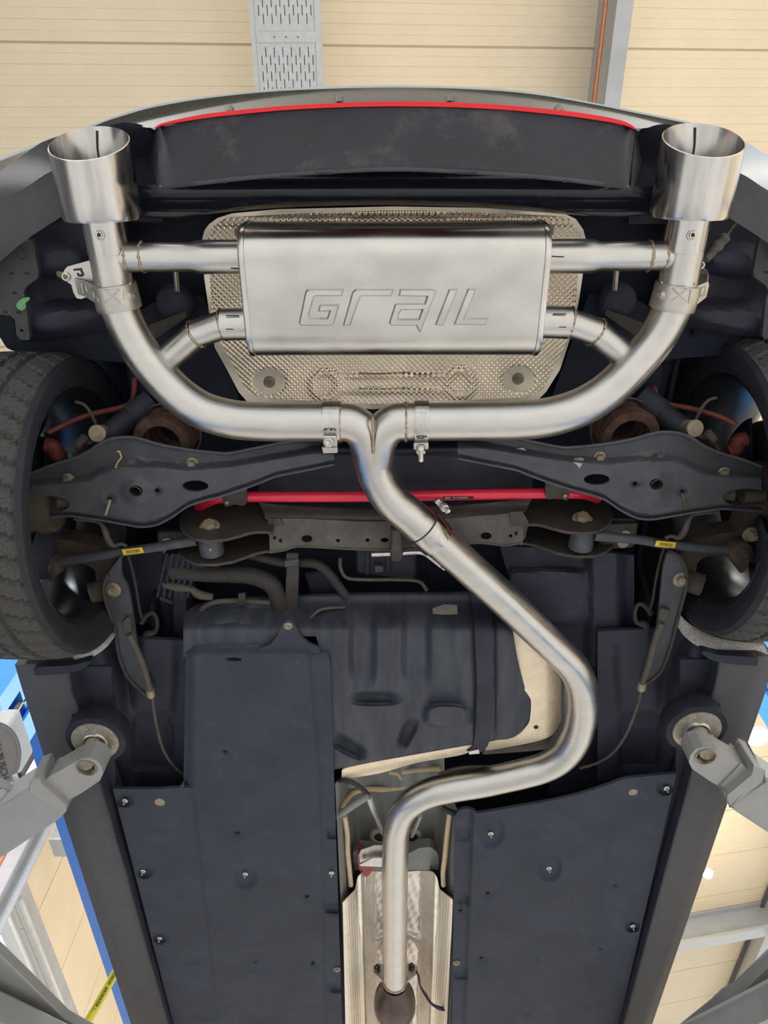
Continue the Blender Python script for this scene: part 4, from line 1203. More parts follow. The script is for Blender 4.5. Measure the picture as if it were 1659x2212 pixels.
# tunnel
TU = thing('floor_tunnel', 'grey painted floor tunnel between the felt trays with beige sealant seams', 'car tunnel', P(860, 1780, 1.4))
def ztu(x, y):
    xl_ = interp(y, [1660, 1760, 1900, 2300], [728, 733, 742, 758]); xr_ = interp(y, [1660, 1760, 1900, 2300], [1000, 985, 978, 960])
    t = min(x - xl_, xr_ - x)
    return 1.268 + .152 * sstep(-14, 44, t)
MB().patch([(724, 1696), (760, 1668), (860, 1656), (945, 1664), (990, 1756)], [(752, 2290), (820, 2290), (900, 2290), (970, 2290)], ztu, 60, 70, .006).build('tunnel_skin', TUNNEL, TU)
MB().patch([(740, 1655), (800, 1655), (880, 1640), (960, 1635)], [(742, 1702), (800, 1702), (880, 1700), (960, 1700)], lambda x, y: 1.372 - .01 * sin(x * .06), 40, 8, .006).build('cross_flange', TUNNEL, TU)
def bead(pts, r=.0065, mt=SEALANT, nm='sealant_bead', par=TU):
    tubepx(pts, r, 8, 10).build(nm, mt, par)
bead([(733, 1748, 1.30), (748, 1728, 1.34), (764, 1712, 1.37), (790, 1704, 1.372), (830, 1705, 1.372), (862, 1701, 1.372), (905, 1697, 1.372)], .0075)
bead([(744, 1762, 1.31), (750, 1800, 1.31), (751, 1840, 1.31), (755, 1880, 1.31), (758, 1912, 1.31)], .0075)
bead([(972, 1754, 1.31), (966, 1800, 1.31), (961, 1850, 1.31), (957, 1885, 1.31), (958, 1912, 1.31)], .0075)
bead([(840, 1668, 1.365), (860, 1672, 1.365), (868, 1690, 1.37)], .006)
bead([(868, 1668, 1.365), (905, 1663, 1.365), (950, 1660, 1.365)], .0065)
for cx in (822, 888):
    c = P(cx, 1806, 1.415)
    MB().ring(c, DOWN, .026, .0085, 30, 10).build('grommet', SEALANT, TU)
    MB().lathe(c, DOWN, [(-.01, .02), (.004, .02), (.006, .012)], 22).build('grommet_core', HOSE, TU)
# brace plate and pockets
platepx([(762, 1842), (775, 1834), (800, 1836), (830, 1846), (882, 1844), (893, 1838), (905, 1832), (930, 1830), (944, 1840), (948, 1856), (947, 1878), (880, 1880), (800, 1882), (768, 1880)], 1.355, .03, [(931, 1873, 2.4, 2)]).build('tunnel_brace', TUNNEL, TU, bevel=.006)
for pts in ([(757, 1905), (770, 1884), (778, 1884), (765, 1930), (742, 1950)], [(930, 1880), (938, 1884), (957, 1912), (978, 1944), (952, 1928)]):
    platepx(pts, 1.345, .004).build('side_pocket', PAN, TU)
# foil shield in the tunnel
TF = thing('tunnel_foil', 'crinkled silver foil shield lining the lower tunnel round the pipe', 'heat shield', P(860, 2050, 1.36))
def zfo(x, y):
    xl_ = interp(y, [1890, 2290], [742, 752]); xr_ = interp(y, [1890, 2290], [978, 966])
    t = min(x - xl_, xr_ - x)
    z = 1.262 + .05 * sstep(0, 34, t) + .10 * sstep(36, 70, t)
    z += .0008 * sin(x * .35 + y * .11) * sin(y * .23) * sstep(40, 70, t)
    d = sqrt((x - 860) ** 2 + ((y - 2075) * 1.0) ** 2)
    z -= .012 * exp(-((d - 62) / 6) ** 2) * (1 if y < 2080 else 0)
    return z
MB().patch([(740, 1948), (765, 1925), (782, 1886), (860, 1884), (934, 1884), (952, 1924), (978, 1942)], [(748, 2290), (790, 2290), (860, 2290), (930, 2290), (962, 2290)], zfo, 90, 170, .003).build('foil_sheet', FOIL, TF)
MB().patch([(740, 1950), (742, 2020), (746, 2120), (750, 2290)], [(766, 1924), (776, 2000), (786, 2110), (784, 2290)], lambda x, y: zfo(x, y) - .004, 60, 8, .003).build('corrugated_flange', CORRUG, TF)
MB().patch([(978, 1944), (975, 2020), (968, 2120), (962, 2290)], [(952, 1924), (944, 2000), (934, 2110), (932, 2290)], lambda x, y: zfo(x, y) - .004, 60, 8, .003).build('corrugated_flange', CORRUG, TF)

# handbrake cables and hoses near the tunnel
tag(tubepx([(716, 1700, 1.30), (735, 1685, 1.30), (760, 1690, 1.29), (782, 1704, 1.29), (796, 1718, 1.29)], .0065, 8, 12).build('brake_hose', HOSE), 'black hose curving out from the left tray into the tunnel', 'hose')
tag(tubepx([(722, 1763, 1.29), (745, 1752, 1.285), (770, 1735, 1.285), (797, 1718, 1.285)], .0095, 6, 14).build('hose_guide', TUNNEL), 'grey guide tube slanting across the left edge of the tunnel', 'tube')
tag(tubepx([(797, 1722, 1.29), (804, 1742, 1.30), (815, 1770, 1.35), (826, 1800, 1.40)], [.008, .0085, .0065, .0065], 6, 14).build('handbrake_cable', GALV), 'pale handbrake cable running into the left grommet', 'cable')
tag(tubepx([(908, 1762, 1.33), (899, 1785, 1.37), (890, 1806, 1.40)], .006, 6, 12).build('handbrake_cable', GALV), 'pale handbrake cable running into the right grommet', 'cable')
tag(tubepx([(950, 1674, 1.31), (975, 1664, 1.31), (1010, 1658, 1.31), (1060, 1658, 1.31), (1100, 1660, 1.32)], .006, 8, 12).build('cable_sheath', CABLE), 'grey cable sheath passing behind the lower pipe bend', 'cable')
tag(tubepx([(955, 1745, 1.30), (975, 1755, 1.29), (990, 1757, 1.29), (1005, 1748, 1.29)], .008, 8, 12).build('guide_clip', PAN2), 'dark guide clip at the corner of the right tray', 'clip')

# ================================================================== suspension
for s in (-1, 1):
    S = lambda pts: side(pts, s)
    H = lambda x, y, rx, ry: S([(x, y)])[0] + (rx, ry)
    wh = 'chalk-marked' if s < 0 else 'paper-tagged'
    ca = thing('control_arm', '%s black pressed-steel control arm with round and oval holes' % wh, 'control arm', P(*S([(300, 1050)])[0], 1.30), 'rear control arms')
    tp = [(66, 1022), (111, 1005), (159, 990), (189, 976), (216, 958), (243, 947), (277, 944), (304, 948), (338, 958), (371, 965), (422, 973), (473, 978), (498, 978), (549, 968), (613, 955), (665, 950), (722, 950)]
    bp_ = [(66, 1120), (148, 1115), (175, 1118), (219, 1124), (270, 1133), (304, 1138), (337, 1134), (371, 1117), (405, 1094), (440, 1082), (474, 1073), (528, 1055), (569, 1040), (596, 1029), (660, 1016), (722, 1003)]
    st_x = [66, 150, 190, 240, 290, 330, 400, 500, 722]; st_y = [1046, 1042, 1036, 1012, 1000, 1006, 1014, 1006, 968]
    tx = [p[0] for p in tp]; ty = [p[1] for p in tp]; bx_ = [p[0] for p in bp_]; by_ = [p[1] for p in bp_]
    def zf(x, y, s=s):
        if s > 0: 
            xx = 1711 - x
            yy = y + interp(y + 14, [300, 600, 820, 1000, 1140, 1400], [-3, 2, 7, 13, 16, 21])
        else: xx, yy = x, y
        stp = interp(xx, st_x, st_y)
        z = 1.298 + .026 * (1 - sstep(stp - 14, stp + 6, yy))
        tt = interp(xx, tx, ty); bb = interp(xx, bx_, by_)
        z -= .014 * (1 - sstep(tt, tt + 5, yy))
        z += .010 * sstep(bb - 12, bb - 5, yy) - .008 * sstep(bb - 4, bb, yy)
        z -= .009 * (bump(xx, yy, 293, 1061, 26, 23, .5) )
        z += .006 * bump(xx, yy, 338, 1060, 10, 8, .4) + .006 * bump(xx, yy, 237, 1076, 11, 9, .4)
        z += .012 * bump(xx, yy, 300, 1002, 24, 6, .5)
        z += .03 * sstep(640, 722, xx) * (1 - sstep(958, 985, yy))
        return z
    MB().patch(S(tp), S(bp_), zf, 200, 44, .006, [H(293, 1061, 15, 12), H(422, 1050, 28, 12), H(339, 1060, 6, 5), H(100, 1090, 50, 19), H(237, 1077, 6, 5)]).build('arm_pressing', ARM, ca)
    for (x, y, R_) in ((293, 1061, .0125), ):
        x, y = S([(x, y)])[0]
        MB().lathe(P(x, y, 1.300), (0, 0, 1), [(-.006, R_ + .0015), (-.007, R_), (.02, R_ - .001), (.02, R_ + .002)], 28, True).build('hole_collar', ARM, ca)
    for pl, r_ in ((tp, .0028), (bp_, .0026)):
        tubepx([(x, y, zf(x, y) - .001) for x, y in S(pl)], r_, 4, 8).build('edge_flange', ARM, ca)
    for (x, y) in ((148, 1034), (416, 1000)):
        x, y = S([(x, y)])[0]
        MB().hexbolt(P(x, y, zf(x, y)), DOWN, .0085, .010, .0125).build('bolt', OLDBOLT, ca)
    x, y = S([(250, 1120)])[0]
    # rubber pin and cable tie
    a, b = S([(238, 1080), (228, 1112)])
    MB().tube([P(a[0], a[1], 1.296), P(b[0], b[1], 1.292)], .003, 8).build('clip_pin', CAPBEIGE if s < 0 else CABLE, ca)
    if s < 0:
        tubepx([(253, 976, zf(253, 976) - .004), (258, 975, zf(258, 975) - .004), (260, 981, zf(260, 981) - .004), (262, 988, zf(262, 988) - .003), (254, 999, zf(254, 999) - .003), (250, 1010, zf(250, 1010) - .002)], .0016, 5, 6).build('chalk_mark', YELCHALK, ca)
    else:
        platepx([(1061, 966), (1070, 964), (1110, 970), (1130, 967), (1144, 978), (1143, 989), (1100, 985), (1060, 978)], 1.318, .001).build('paper_tag', PAPER, ca)
        platepx([(1241, 990), (1256, 988), (1262, 992), (1258, 1002), (1252, 1012), (1246, 1004), (1239, 1000)], 1.29, .001, dz=lambda x, y: zf(x, y) - .0015).build('paint_flake', PAPER, ca)

    # coil spring, damper, cap
    sc_ = P(*S([(352, 955)])[0], 1.36)
    cs_ = thing('coil_spring', 'rusty brown coil spring seated behind the %s control arm' % wh, 'spring', sc_, 'rear coil springs')
    hx = [sc_ + Vector((cos(a) * .05, sin(a) * .05, a * .0052)) for a in [k * 2 * pi / 20 for k in range(80)]]
    MB().tube(hx, .008, 10).build('coil', RUST, cs_)
    MB().lathe(sc_, (0, 0, 1), [(-.012, .058), (.0, .062), (.004, .060), (.004, .040), (-.012, .040)], 36, True).build('seat_ring', RUST, cs_)
    MB().ring(sc_ + Vector((0, 0, .05)), (0, 0, 1), .066, .0022, 40, 6).build('wire_clip', CABLE, cs_)
    a, b = S([(222, 948), (312, 880)])
    dm = thing('shock_absorber', 'black shock absorber tube behind the %s control arm' % wh, 'shock absorber', P(a[0], a[1], 1.38), 'rear shock absorbers')
    MB().tube([P(a[0], a[1], 1.37), P(b[0], b[1], 1.43)], .024, 22).build('tube_body', PLASTIC, dm)
    m2 = lerp(P(a[0], a[1], 1.37), P(b[0], b[1], 1.43), .72); ax = (P(b[0], b[1], 1.43) - P(a[0], a[1], 1.37)).normalized()
    MB().lathe(m2, ax, [(-.004, .025), (0, .028), (.05, .028)], 24).build('dust_cover', PAN2, dm)
    c = P(*S([(211, 936)])[0], 1.335)
    cp_ = thing('level_sensor', 'beige capped sensor beside the %s wheel' % wh, 'sensor', c, 'sensors beside the wheels')
    MB().lathe(c, (0.1, -.3, -1), [(-.03, .015), (-.004, .0165), (.0, .018), (.004, .017), (.005, .008), (.007, .007)], 26).build('cap', CAPBEIGE, cp_)
    p = S([(208, 945), (196, 955), (182, 958), (172, 968), (160, 985)])
    tubepx([(x, y, 1.34) for x, y in p], .005, 6, 10).build('link', CASTBROWN, cp_)
    p = S([(183, 945), (176, 953), (170, 962)]); tubepx([(x, y, 1.33) for x, y in p], .009, 4, 10).build('bracket', CASTBROWN, cp_)
    # faded red rod and thin brake hose
    p = [(104, 934, 1.36), (140, 916, 1.38), (185, 898, 1.40), (222, 889, 1.42), (262, 880, 1.44), (284, 868, 1.45), (290, 845, 1.45), (291, 815, 1.45)] if s < 0 else \
        [(1592, 918, 1.36), (1560, 902, 1.38), (1520, 889, 1.40), (1480, 880, 1.42), (1435, 872, 1.44), (1420, 862, 1.45), (1412, 835, 1.45)]
    tag(tubepx(p, .0058, 8, 12).build('brake_line', REDRUST), 'faded red rod reaching into the %s' % ('wheel beside the chalk-marked arm' if s < 0 else 'wheel beside the paper-tagged arm'), 'rod', 'red rods at the wheels')
    p = S([(163, 868), (178, 872), (190, 883), (200, 900), (212, 926)])
    tag(tubepx([(x, y, 1.38) for x, y in p], .0035, 6, 8).build('sensor_cable', CABLE), 'thin cable running to the beige sensor by the %s arm' % wh, 'cable', 'sensor cables')

    # toe link with eye, bush and label
    tl_ = thing('toe_link', 'black toe link bar with yellow barcode label below the %s arm' % wh, 'toe link', P(*S([(270, 1190)])[0], 1.33), 'toe links')
    p = [(125, 1216, 1.315), (180, 1206, 1.32), (262, 1193, 1.325), (330, 1183, 1.328), (425, 1167, 1.335)] if s < 0 else [(1590, 1189, 1.315), (1530, 1186, 1.32), (1440, 1176, 1.325), (1380, 1166, 1.328), (1285, 1157, 1.335)]
    tubepx(p, [.0115, .0105, .0105, .0105, .0120], 6, 16).build('link_bar', ARM, tl_)
    e = P(*((112, 1222) if s < 0 else (1594, 1190)), 1.315)
    MB().lathe(e, (0, .25, 1), [(-.022, .018), (-.018, .0245), (.018, .0245), (.022, .018)], 26).build('outer_eye', CASTBROWN, tl_)
    MB().hexbolt(e + Vector((0, -.006, -.02)), (0, -.25, -1), .012, .012, .015, .006).build('eye_nut', CASTBROWN, tl_)
    MB().lathe(e, (0, .25, 1), [(.018, .017), (.035, .017), (.04, .014), (.05, .009), (.06, .009)], 20).build('ball_stud', CAPBEIGE, tl_)
    la, lb = ((265, 1193), (309, 1188)) if s < 0 else ((1416, 1174), (1459, 1178))
    A_, B_ = P(la[0], la[1], 1.312), P(lb[0], lb[1], 1.312)
    MB().bar(A_, B_, .014, .001, (0, 0, 1)).build('yellow_label', YELLOW, tl_, smooth=False)
    d_ = (B_ - A_).normalized(); yv = Vector((-d_.y, d_.x, 0))
    bc_ = MB()
    for k in range(14):
        t = .2 + .68 * k / 14
        c = lerp(A_, B_, t) + Vector((0, 0, -.0008))
        bc_.bar(c - yv * .004, c + yv * .0042, .0006 + .0006 * random.random(), .0003, (0, 0, 1))
    bc_.build('barcode', BLACKINK, tl_, smooth=False)
    # inner bush between the fork plates
    bq = PY(*((455, 1170) if s < 0 else (1257, 1158)), .795)
    MB().lathe(bq, (0, 1, 0), [(-.032, .020), (-.03, .0265), (.028, .0265), (.03, .02)], 30).build('inner_bush', ARM, tl_)

    # fork plates of the subframe are built with the subframe
    # trailing arm
    ta = thing('trailing_arm', 'curved dark trailing arm carrying a brake cable beside the %s' % ('knobbly left tyre' if s < 0 else 'light-filled right wheel'), 'trailing arm', P(*S([(290, 1400)])[0], 1.31), 'trailing arms')
    if s < 0:
        o1 = [(232, 1240), (224, 1265), (226, 1290), (238, 1330), (248, 1358), (258, 1420), (278, 1465), (318, 1504)]; o2 = [(262, 1200), (262, 1240), (276, 1270), (284, 1310), (290, 1350), (298, 1400), (315, 1450), (334, 1490)]
        bt1 = (245, 1274); kn = [(262, 1345), (274, 1335), (281, 1340), (285, 1372), (275, 1378), (268, 1368)]
        cabp = [(279, 1370, 1.272), (296, 1405, 1.272), (312, 1445, 1.272), (324, 1490, 1.272)]
        cab2 = [(329, 1505, 1.275), (332, 1530, 1.28), (337, 1560, 1.285), (348, 1605, 1.295), (366, 1642, 1.31), (398, 1675, 1.325)]
        ferr = (327, 1501)
    else:
        o1 = [(1448, 1192), (1470, 1205), (1483, 1240), (1482, 1270), (1466, 1330), (1448, 1400), (1428, 1450), (1396, 1478)]; o2 = [(1440, 1200), (1432, 1230), (1428, 1270), (1424, 1310), (1420, 1350), (1412, 1400), (1400, 1440), (1386, 1474)]
        bt1 = (1470, 1252); kn = [(1424, 1325), (1430, 1315), (1450, 1320), (1440, 1345), (1434, 1352), (1422, 1345)]
        cabp = [(1429, 1345, 1.272), (1416, 1378, 1.272), (1402, 1430, 1.272), (1388, 1475, 1.272)]
        cab2 = [(1384, 1492, 1.275), (1380, 1515, 1.28), (1366, 1555, 1.285), (1350, 1590, 1.295), (1325, 1625, 1.31), (1290, 1648, 1.325), (1252, 1660, 1.33)]
        ferr = (1386, 1484)
    MB().patch(o1, o2, lambda x, y: 1.305, 50, 8, .008).build('arm_blade', ARM, ta)
    tubepx([(x, y, 1.302) for x, y in o1], .0042, 5, 8).build('blade_rib', SUBFR, ta)
    c = P(bt1[0], bt1[1], 1.303)
    MB().hexbolt(c, (0, -.2, -1), .010, .010, .017).build('bolt', OLDBOLT, ta)
    platepx(kn, 1.292, .012).build('cable_clamp', CABLE, ta, bevel=.003)
    hc = thing('brake_cable', 'grey parking brake cable looping from the %s trailing arm to the floor' % ('left-tyre' if s < 0 else 'right-wheel'), 'cable', P(ferr[0], ferr[1], 1.275), 'parking brake cables')
    tubepx(cabp, .0075, 6, 12).build('outer_sleeve', CABLE, hc)
    tubepx(cab2, .0042, 6, 10).build('thin_cable', CABLE, hc)
    q0 = P(cabp[-1][0], cabp[-1][1], cabp[-1][2]); q1 = P(cab2[1][0], cab2[1][1], cab2[1][2]); ax = (q1 - q0).normalized()
    MB().lathe(q0, ax, [(0, .0085), (.006, .0095), (.010, .0075), (.014, .0095), (.022, .0095), (.026, .0065)], 18).build('ferrule', CAPBEIGE, hc)
    # vertical thin hose and clamp by the arm
    p = S([(275, 1195), (284, 1225), (294, 1270), (300, 1310), (306, 1335)])
    tag(tubepx([(x, y, 1.33) for x, y in p], .0035, 6, 8).build('brake_hose', HOSE), 'thin black brake hose hanging beside the %s trailing arm' % ('left-tyre' if s < 0 else 'right-wheel'), 'hose', 'brake hoses')
    p = S([(160, 1121), (195, 1124), (216, 1130), (226, 1145), (233, 1165), (245, 1178), (262, 1175), (274, 1180)])
    tag(tubepx([(x, y, 1.325) for x, y in p], [.004, .004, .004, .0065, .0075, .006, .004, .004], 6, 10).build('brake_pipe', CABLE), 'bent grey brake pipe below the %s control arm' % wh, 'pipe', 'bent brake pipes')
    p = S([(305, 1345), (316, 1330), (332, 1325), (340, 1345), (335, 1365), (318, 1370), (312, 1385)])
    tag(tubepx([(x, y, 1.34) for x, y in p], [.007, .006, .005, .005, .006, .009, .008], 6, 10).build('hose_coupling', HOSE), 'looped black hose coupling beside the %s trailing arm' % ('left-tyre' if s < 0 else 'right-wheel'), 'hose', 'hose couplings')
    # knuckle / hub carrier seen through the wheel
    kc = thing('hub_carrier', 'brown cast hub carrier inside the %s wheel' % ('left' if s < 0 else 'right'), 'hub carrier', P(*S([(150, 1180)])[0], 1.36), 'hub carriers')
    S2 = S
    pk = S([(76, 1125), (100, 1120), (110, 1150), (118, 1165), (160, 1170), (205, 1185), (225, 1195), (240, 1210), (232, 1240), (225, 1270), (208, 1255), (205, 1235), (190, 1222), (165, 1217), (140, 1222), (125, 1240), (110, 1256), (95, 1240), (88, 1200), (80, 1160)])
    platepx(pk, 1.345, .05, (), 3).build('casting', CASTBROWN, kc, bevel=.008)
    c = P(*S([(214, 1277)])[0], 1.335)
    MB().lathe(c, (-s * -.9, .1, -.4), [(-.025, .022), (-.02, .025), (.02, .025), (.022, .018)], 26).build('bush_boss', CASTBROWN, kc)
    for (x, y) in ((84, 1085), (150, 1082)):
        x, y = S([(x, y)])[0]
        MB().lathe(P(x, y, 1.32), (s * -1, .1, .1), [(-.02, .016), (.02, .016)], 22).build('bush', CASTBROWN, kc)
    x, y = S([(90, 1172)])[0]
    MB().hexbolt(P(x, y, 1.325), (0, -.2, -1), .012, .016, .017, .008).build('ball_joint', CAPBEIGE, kc)
    p = S([(100, 960), (115, 965), (125, 985), (140, 990)])
    tubepx([(x, y, 1.37) for x, y in p], .016, 5, 14).build('caliper', REDRUST, kc)

# subframe
SF = thing('rear_subframe', 'dark steel rear subframe beam with slots and bolted forks under the red bar', 'subframe', P(850, 1150, 1.33))
wt_ = [(580, 1122), (640, 1120), (700, 1123), (800, 1127), (880, 1125), (960, 1121), (1040, 1114), (1090, 1110), (1130, 1106)]
wb_ = [(583, 1193), (612, 1189), (640, 1181), (690, 1182), (760, 1186), (850, 1187), (960, 1181), (1030, 1173), (1090, 1178), (1130, 1172)]
def zweb(x, y): return 1.350 - .026 * max(0, min(1, (y - 1115) / 70)) + .004 * bump(x, y, 850, 1187, 270, 5, .5)
MB().patch(wt_, wb_, zweb, 230, 30, .004, [(663, 1164, 12, 8), (730, 1168, 4.5, 4), (794, 1167, 4.5, 4), (831, 1167, 9, 5), (1050, 1158, 12, 8), (593, 1162, 4, 4), (606, 1168, 4, 5), (1103, 1158, 4, 4), (1115, 1152, 4, 5)]).build('beam_web', WEB, SF)
MB().patch([(560, 1086), (640, 1094), (760, 1100), (860, 1100), (960, 1094), (1060, 1086), (1150, 1074)], [(575, 1123), (640, 1121), (760, 1126), (860, 1127), (960, 1122), (1060, 1114), (1135, 1107)], lambda x, y: 1.352 + .03 * (1 - sstep(1085, 1122, y)), 50, 10, .006).build('beam_top', SUBFR, SF)
tubepx([(x, y, zweb(x, y)) for x, y in wb_], .0026, 5, 8).build('web_edge', WEB, SF)
for x0 in (588, 1112):
    platepx([(x0 - 10, 1120 if x0 < 800 else 1106), (x0 + 16, 1120 if x0 < 800 else 1105), (x0 + 30, 1140 if x0 < 800 else 1128), (x0 + 22, 1178 if x0 < 800 else 1165), (x0 - 4, 1190 if x0 < 800 else 1172)][::1], 1.342, .004).build('gusset_back', SUBFR, SF)
for s in (-1, 1):
    S = lambda pts: side(pts, s)
    o1 = [(590, 1150), (575, 1147), (555, 1147), (540, 1149), (520, 1155), (490, 1163), (450, 1167), (420, 1163), (402, 1153), (392, 1138), (392, 1118), (404, 1098), (430, 1080), (480, 1066), (560, 1062), (592, 1090)]
    plateY(S(o1), .76, .007).build('fork_plate', SUBFR, SF)
    o2 = [(588, 1190), (575, 1189), (555, 1193), (535, 1200), (505, 1211), (465, 1218), (425, 1217), (400, 1207), (388, 1196), (392, 1180), (430, 1150), (560, 1140), (588, 1150)]
    plateY(S(o2), .835, .007).build('fork_plate', SUBFR, SF)
    for pl, Yp in ((o1[:12], .76), (o2[:10], .835)):
        MB().tube([PY(x, y, Yp + .0035) for x, y in spl(S(pl), 4)], .0032, 8).build('fork_edge', ARM, SF)
    x, y = S([(453, 1138)])[0]
    c = PY(x, y, .76)
    MB().hexbolt(c, (0, -1, -.3), .0145, .014, .022).build('fork_bolt', CAPBEIGE, SF)
    x, y = S([(455, 1187)])[0]
    MB().lathe(PY(x, y, .80), (0, -.4, -1), [(0, .004), (.004, .003)], 10).build('rivet', CAPBEIGE, SF)
    # leg up to the bar clamp
    o3 = [(470, 1075), (478, 1060), (490, 1052), (545, 1052), (560, 1062), (580, 1090), (600, 1122), (470, 1125)]
    plateY(S(o3), .80, .05).build('leg', SUBFR, SF, bevel=.006)
    # pocket bracket behind the toe link
    o4 = [(338, 1150), (420, 1148), (420, 1190), (392, 1200), (348, 1196), (340, 1190)]
    platepx(S(o4), 1.385, .02).build('side_bracket', SUBFR, SF, bevel=.004)
    for (x, y) in ((361, 1172), (365, 1190)):
        x, y = S([(x, y)])[0]
        MB().lathe(P(x, y, 1.384), DOWN, [(0, .013), (.002, .012)], 20).build('light_plug', CAPBEIGE, SF)

# red anti-roll bar
AB = thing('anti_roll_bar', 'bright red anti-roll bar spanning behind the diagonal exhaust pipe', 'anti-roll bar', P(860, 1072, 1.37))
tubepx([(430, 1095, 1.42), (452, 1083, 1.39), (470, 1077, 1.375), (500, 1074, 1.37), (560, 1073, 1.37), (700, 1073, 1.37), (860, 1072, 1.37), (1000, 1069, 1.37), (1150, 1066, 1.37), (1215, 1066, 1.37), (1245, 1066, 1.375), (1265, 1068, 1.39), (1290, 1076, 1.42)], .0118, 6, 22).build('bar', REDBAR, AB)
la, lb = P(957, 1075.5, 1.357), P(1023, 1075, 1.357)
nv = (Vector((0, 0, CZ)) - (la + lb) / 2).normalized()
MB().bar(la, lb, .0058, .0006, nv).build('sticker', BLACKINK, AB, smooth=False)
dx = (lb - la).normalized(); upv = nv.cross(dx)
if (P(990, 1060, 1.357) - P(990, 1080, 1.357)).dot(upv) < 0: upv = -upv
text_obj('eibach', la + nv * .0006 + dx * .004 - upv * .0014, dx, upv, .0050, WHITEINK, AB, 'lettering', .0001)
text_obj('P/N  41-42-042-08-RA', la + nv * .0006 + dx * .021 - upv * .0012, dx, upv, .0036, WHITEINK, AB, 'lettering', .0001)
for s in (-1, 1):
    S = lambda pts: side(pts, s)
    o = S([(480, 1052), (530, 1052), (532, 1062), (533, 1086), (525, 1094), (512, 1091), (500, 1092), (490, 1096), (482, 1090), (480, 1070)])
    platepx(o, 1.352, .012, (), 2).build('bar_clamp', SUBFR, AB, bevel=.004)
    x, y = S([(491, 1085)])[0]
    MB().hexbolt(P(x, y, 1.352), DOWN, .005, .004, .0).build('clamp_bolt', OLDBOLT, AB)

# hoses and boxes ahead of the subframe (left of centre)
tag(tubepx([(372, 1232, 1.36), (440, 1238, 1.36), (500, 1240, 1.36), (545, 1244, 1.36), (585, 1262, 1.36), (603, 1295, 1.36), (606, 1322, 1.36), (607, 1345, 1.36)], .0205, 8, 22).build('filler_hose', HOSE), 'thick black filler hose bending down to the tank shoulder', 'hose')
tag(tubepx([(540, 1198, 1.39), (575, 1207, 1.385), (610, 1214, 1.38), (650, 1215, 1.38), (685, 1219, 1.38), (710, 1238, 1.38), (728, 1262, 1.38), (748, 1288, 1.38)], .0115, 8, 16).build('breather_hose', HOSE), 'slim brown-black breather hose above the tank', 'hose')
ht = thing('hose_strap', 'flat dark hanger strap crossing the hoses above the tray tab', 'strap', P(630, 1290, 1.36))
platepx([(618, 1195), (644, 1195), (646, 1230), (644, 1290), (641, 1345), (606, 1345), (616, 1290), (618, 1235)], 1.352, .006).build('strap_plate', SUBFR, ht, bevel=.002)
platepx([(614, 1212), (645, 1208), (645, 1222), (614, 1226)], 1.349, .006).build('strap_clip', ARM, ht, bevel=.002)
platepx([(583, 1328), (612, 1326), (612, 1346), (585, 1350)], 1.335, .02).build('hose_clamp', CABLE, ht, bevel=.003)
vc = thing('valve_block', 'black plastic ribbed valve block at the end of the filler hose', 'valve block', P(375, 1235, 1.36))
vb_ = MB()
platepx([(352, 1200), (392, 1196), (440, 1222), (444, 1250), (430, 1258), (380, 1252), (350, 1225)], 1.352, .04).build('block_body', PLASTIC, vc, bevel=.004)
for k in range(6):
    x = 352 + k * 13
    platepx([(x + 6, 1196), (x + 11, 1196), (x - 10, 1292), (x - 15, 1290)], 1.345, .008).build('rib', PLASTIC, vc, smooth=False)
platepx([(345, 1288), (372, 1300), (374, 1306), (344, 1296), (356, 1258), (360, 1258)], 1.345, .006).build('bracket', PLASTIC, vc, smooth=False)
tubepx([(352, 1262, 1.35), (385, 1268, 1.35), (412, 1272, 1.35), (430, 1284, 1.35), (460, 1290, 1.35)], [.007, .011, .008, .011, .008], 6, 14).build('connector', CABLE, vc)
tag(tubepx([(410, 1400, 1.35), (412, 1365, 1.35), (428, 1330, 1.35), (452, 1305, 1.35), (500, 1298, 1.36), (585, 1302, 1.36)], .007, 8, 12).build('vent_tube', CABLE), 'grey vent tube arching over the tank shoulder', 'tube')
tag(tubepx([(460, 1352, 1.30), (490, 1346, 1.30), (530, 1345, 1.30), (560, 1350, 1.30), (598, 1360, 1.30)], .0022, 6, 8).build('shoulder_wire', CABLE), 'thin wire lying across the tank shoulder', 'wire')
tag(tubepx([(650, 1352, 1.31), (670, 1335, 1.32), (690, 1318, 1.33), (715, 1313, 1.34), (745, 1312, 1.35)], .0035, 6, 8).build('tank_wire', CABLE), 'grey wire rising from the tray tab over the tank', 'wire')
platepx([(515, 1283), (530, 1282), (530, 1308), (514, 1308)], 1.345, .004).build('tmp_hanger', SUBFR)
o = bpy.data.objects['tmp_hanger']; o.name = 'hose_hanger'; tag(o, 'small dark hanger tab over the grey vent tube', 'bracket')
mbx = thing('charcoal_canister', 'black rectangular canister under the subframe beam beside the bent rod', 'canister', P(830, 1210, 1.40))
platepx([(768, 1186), (900, 1182), (900, 1250), (860, 1252), (770, 1240)], 1.40, .05).build('canister_body', PLASTIC, mbx, bevel=.006)
for x in (790, 835): platepx([(x, 1190), (x + 7, 1190), (x + 7, 1242), (x, 1242)], 1.393, .008).build('rib', PLASTIC, mbx, smooth=False)
platepx([(808, 1222), (828, 1224), (830, 1237), (810, 1238)], 1.385, .015).build('socket', CORNER, mbx, bevel=.003)
tag(tubepx([(735, 1205, 1.38), (736, 1228, 1.38), (750, 1248, 1.38), (790, 1252, 1.38), (860, 1252, 1.38), (905, 1256, 1.38), (922, 1275, 1.38)], .0045, 8, 10).build('canister_line', CABLE), 'thin dark line running below the canister', 'pipe')
tag(platepx([(655, 1240), (700, 1235), (735, 1255), (730, 1290), (670, 1290)], 1.43, .02).build('pump_cover', PAN2, bevel=.008), 'dark pump cover behind the breather hose', 'cover')

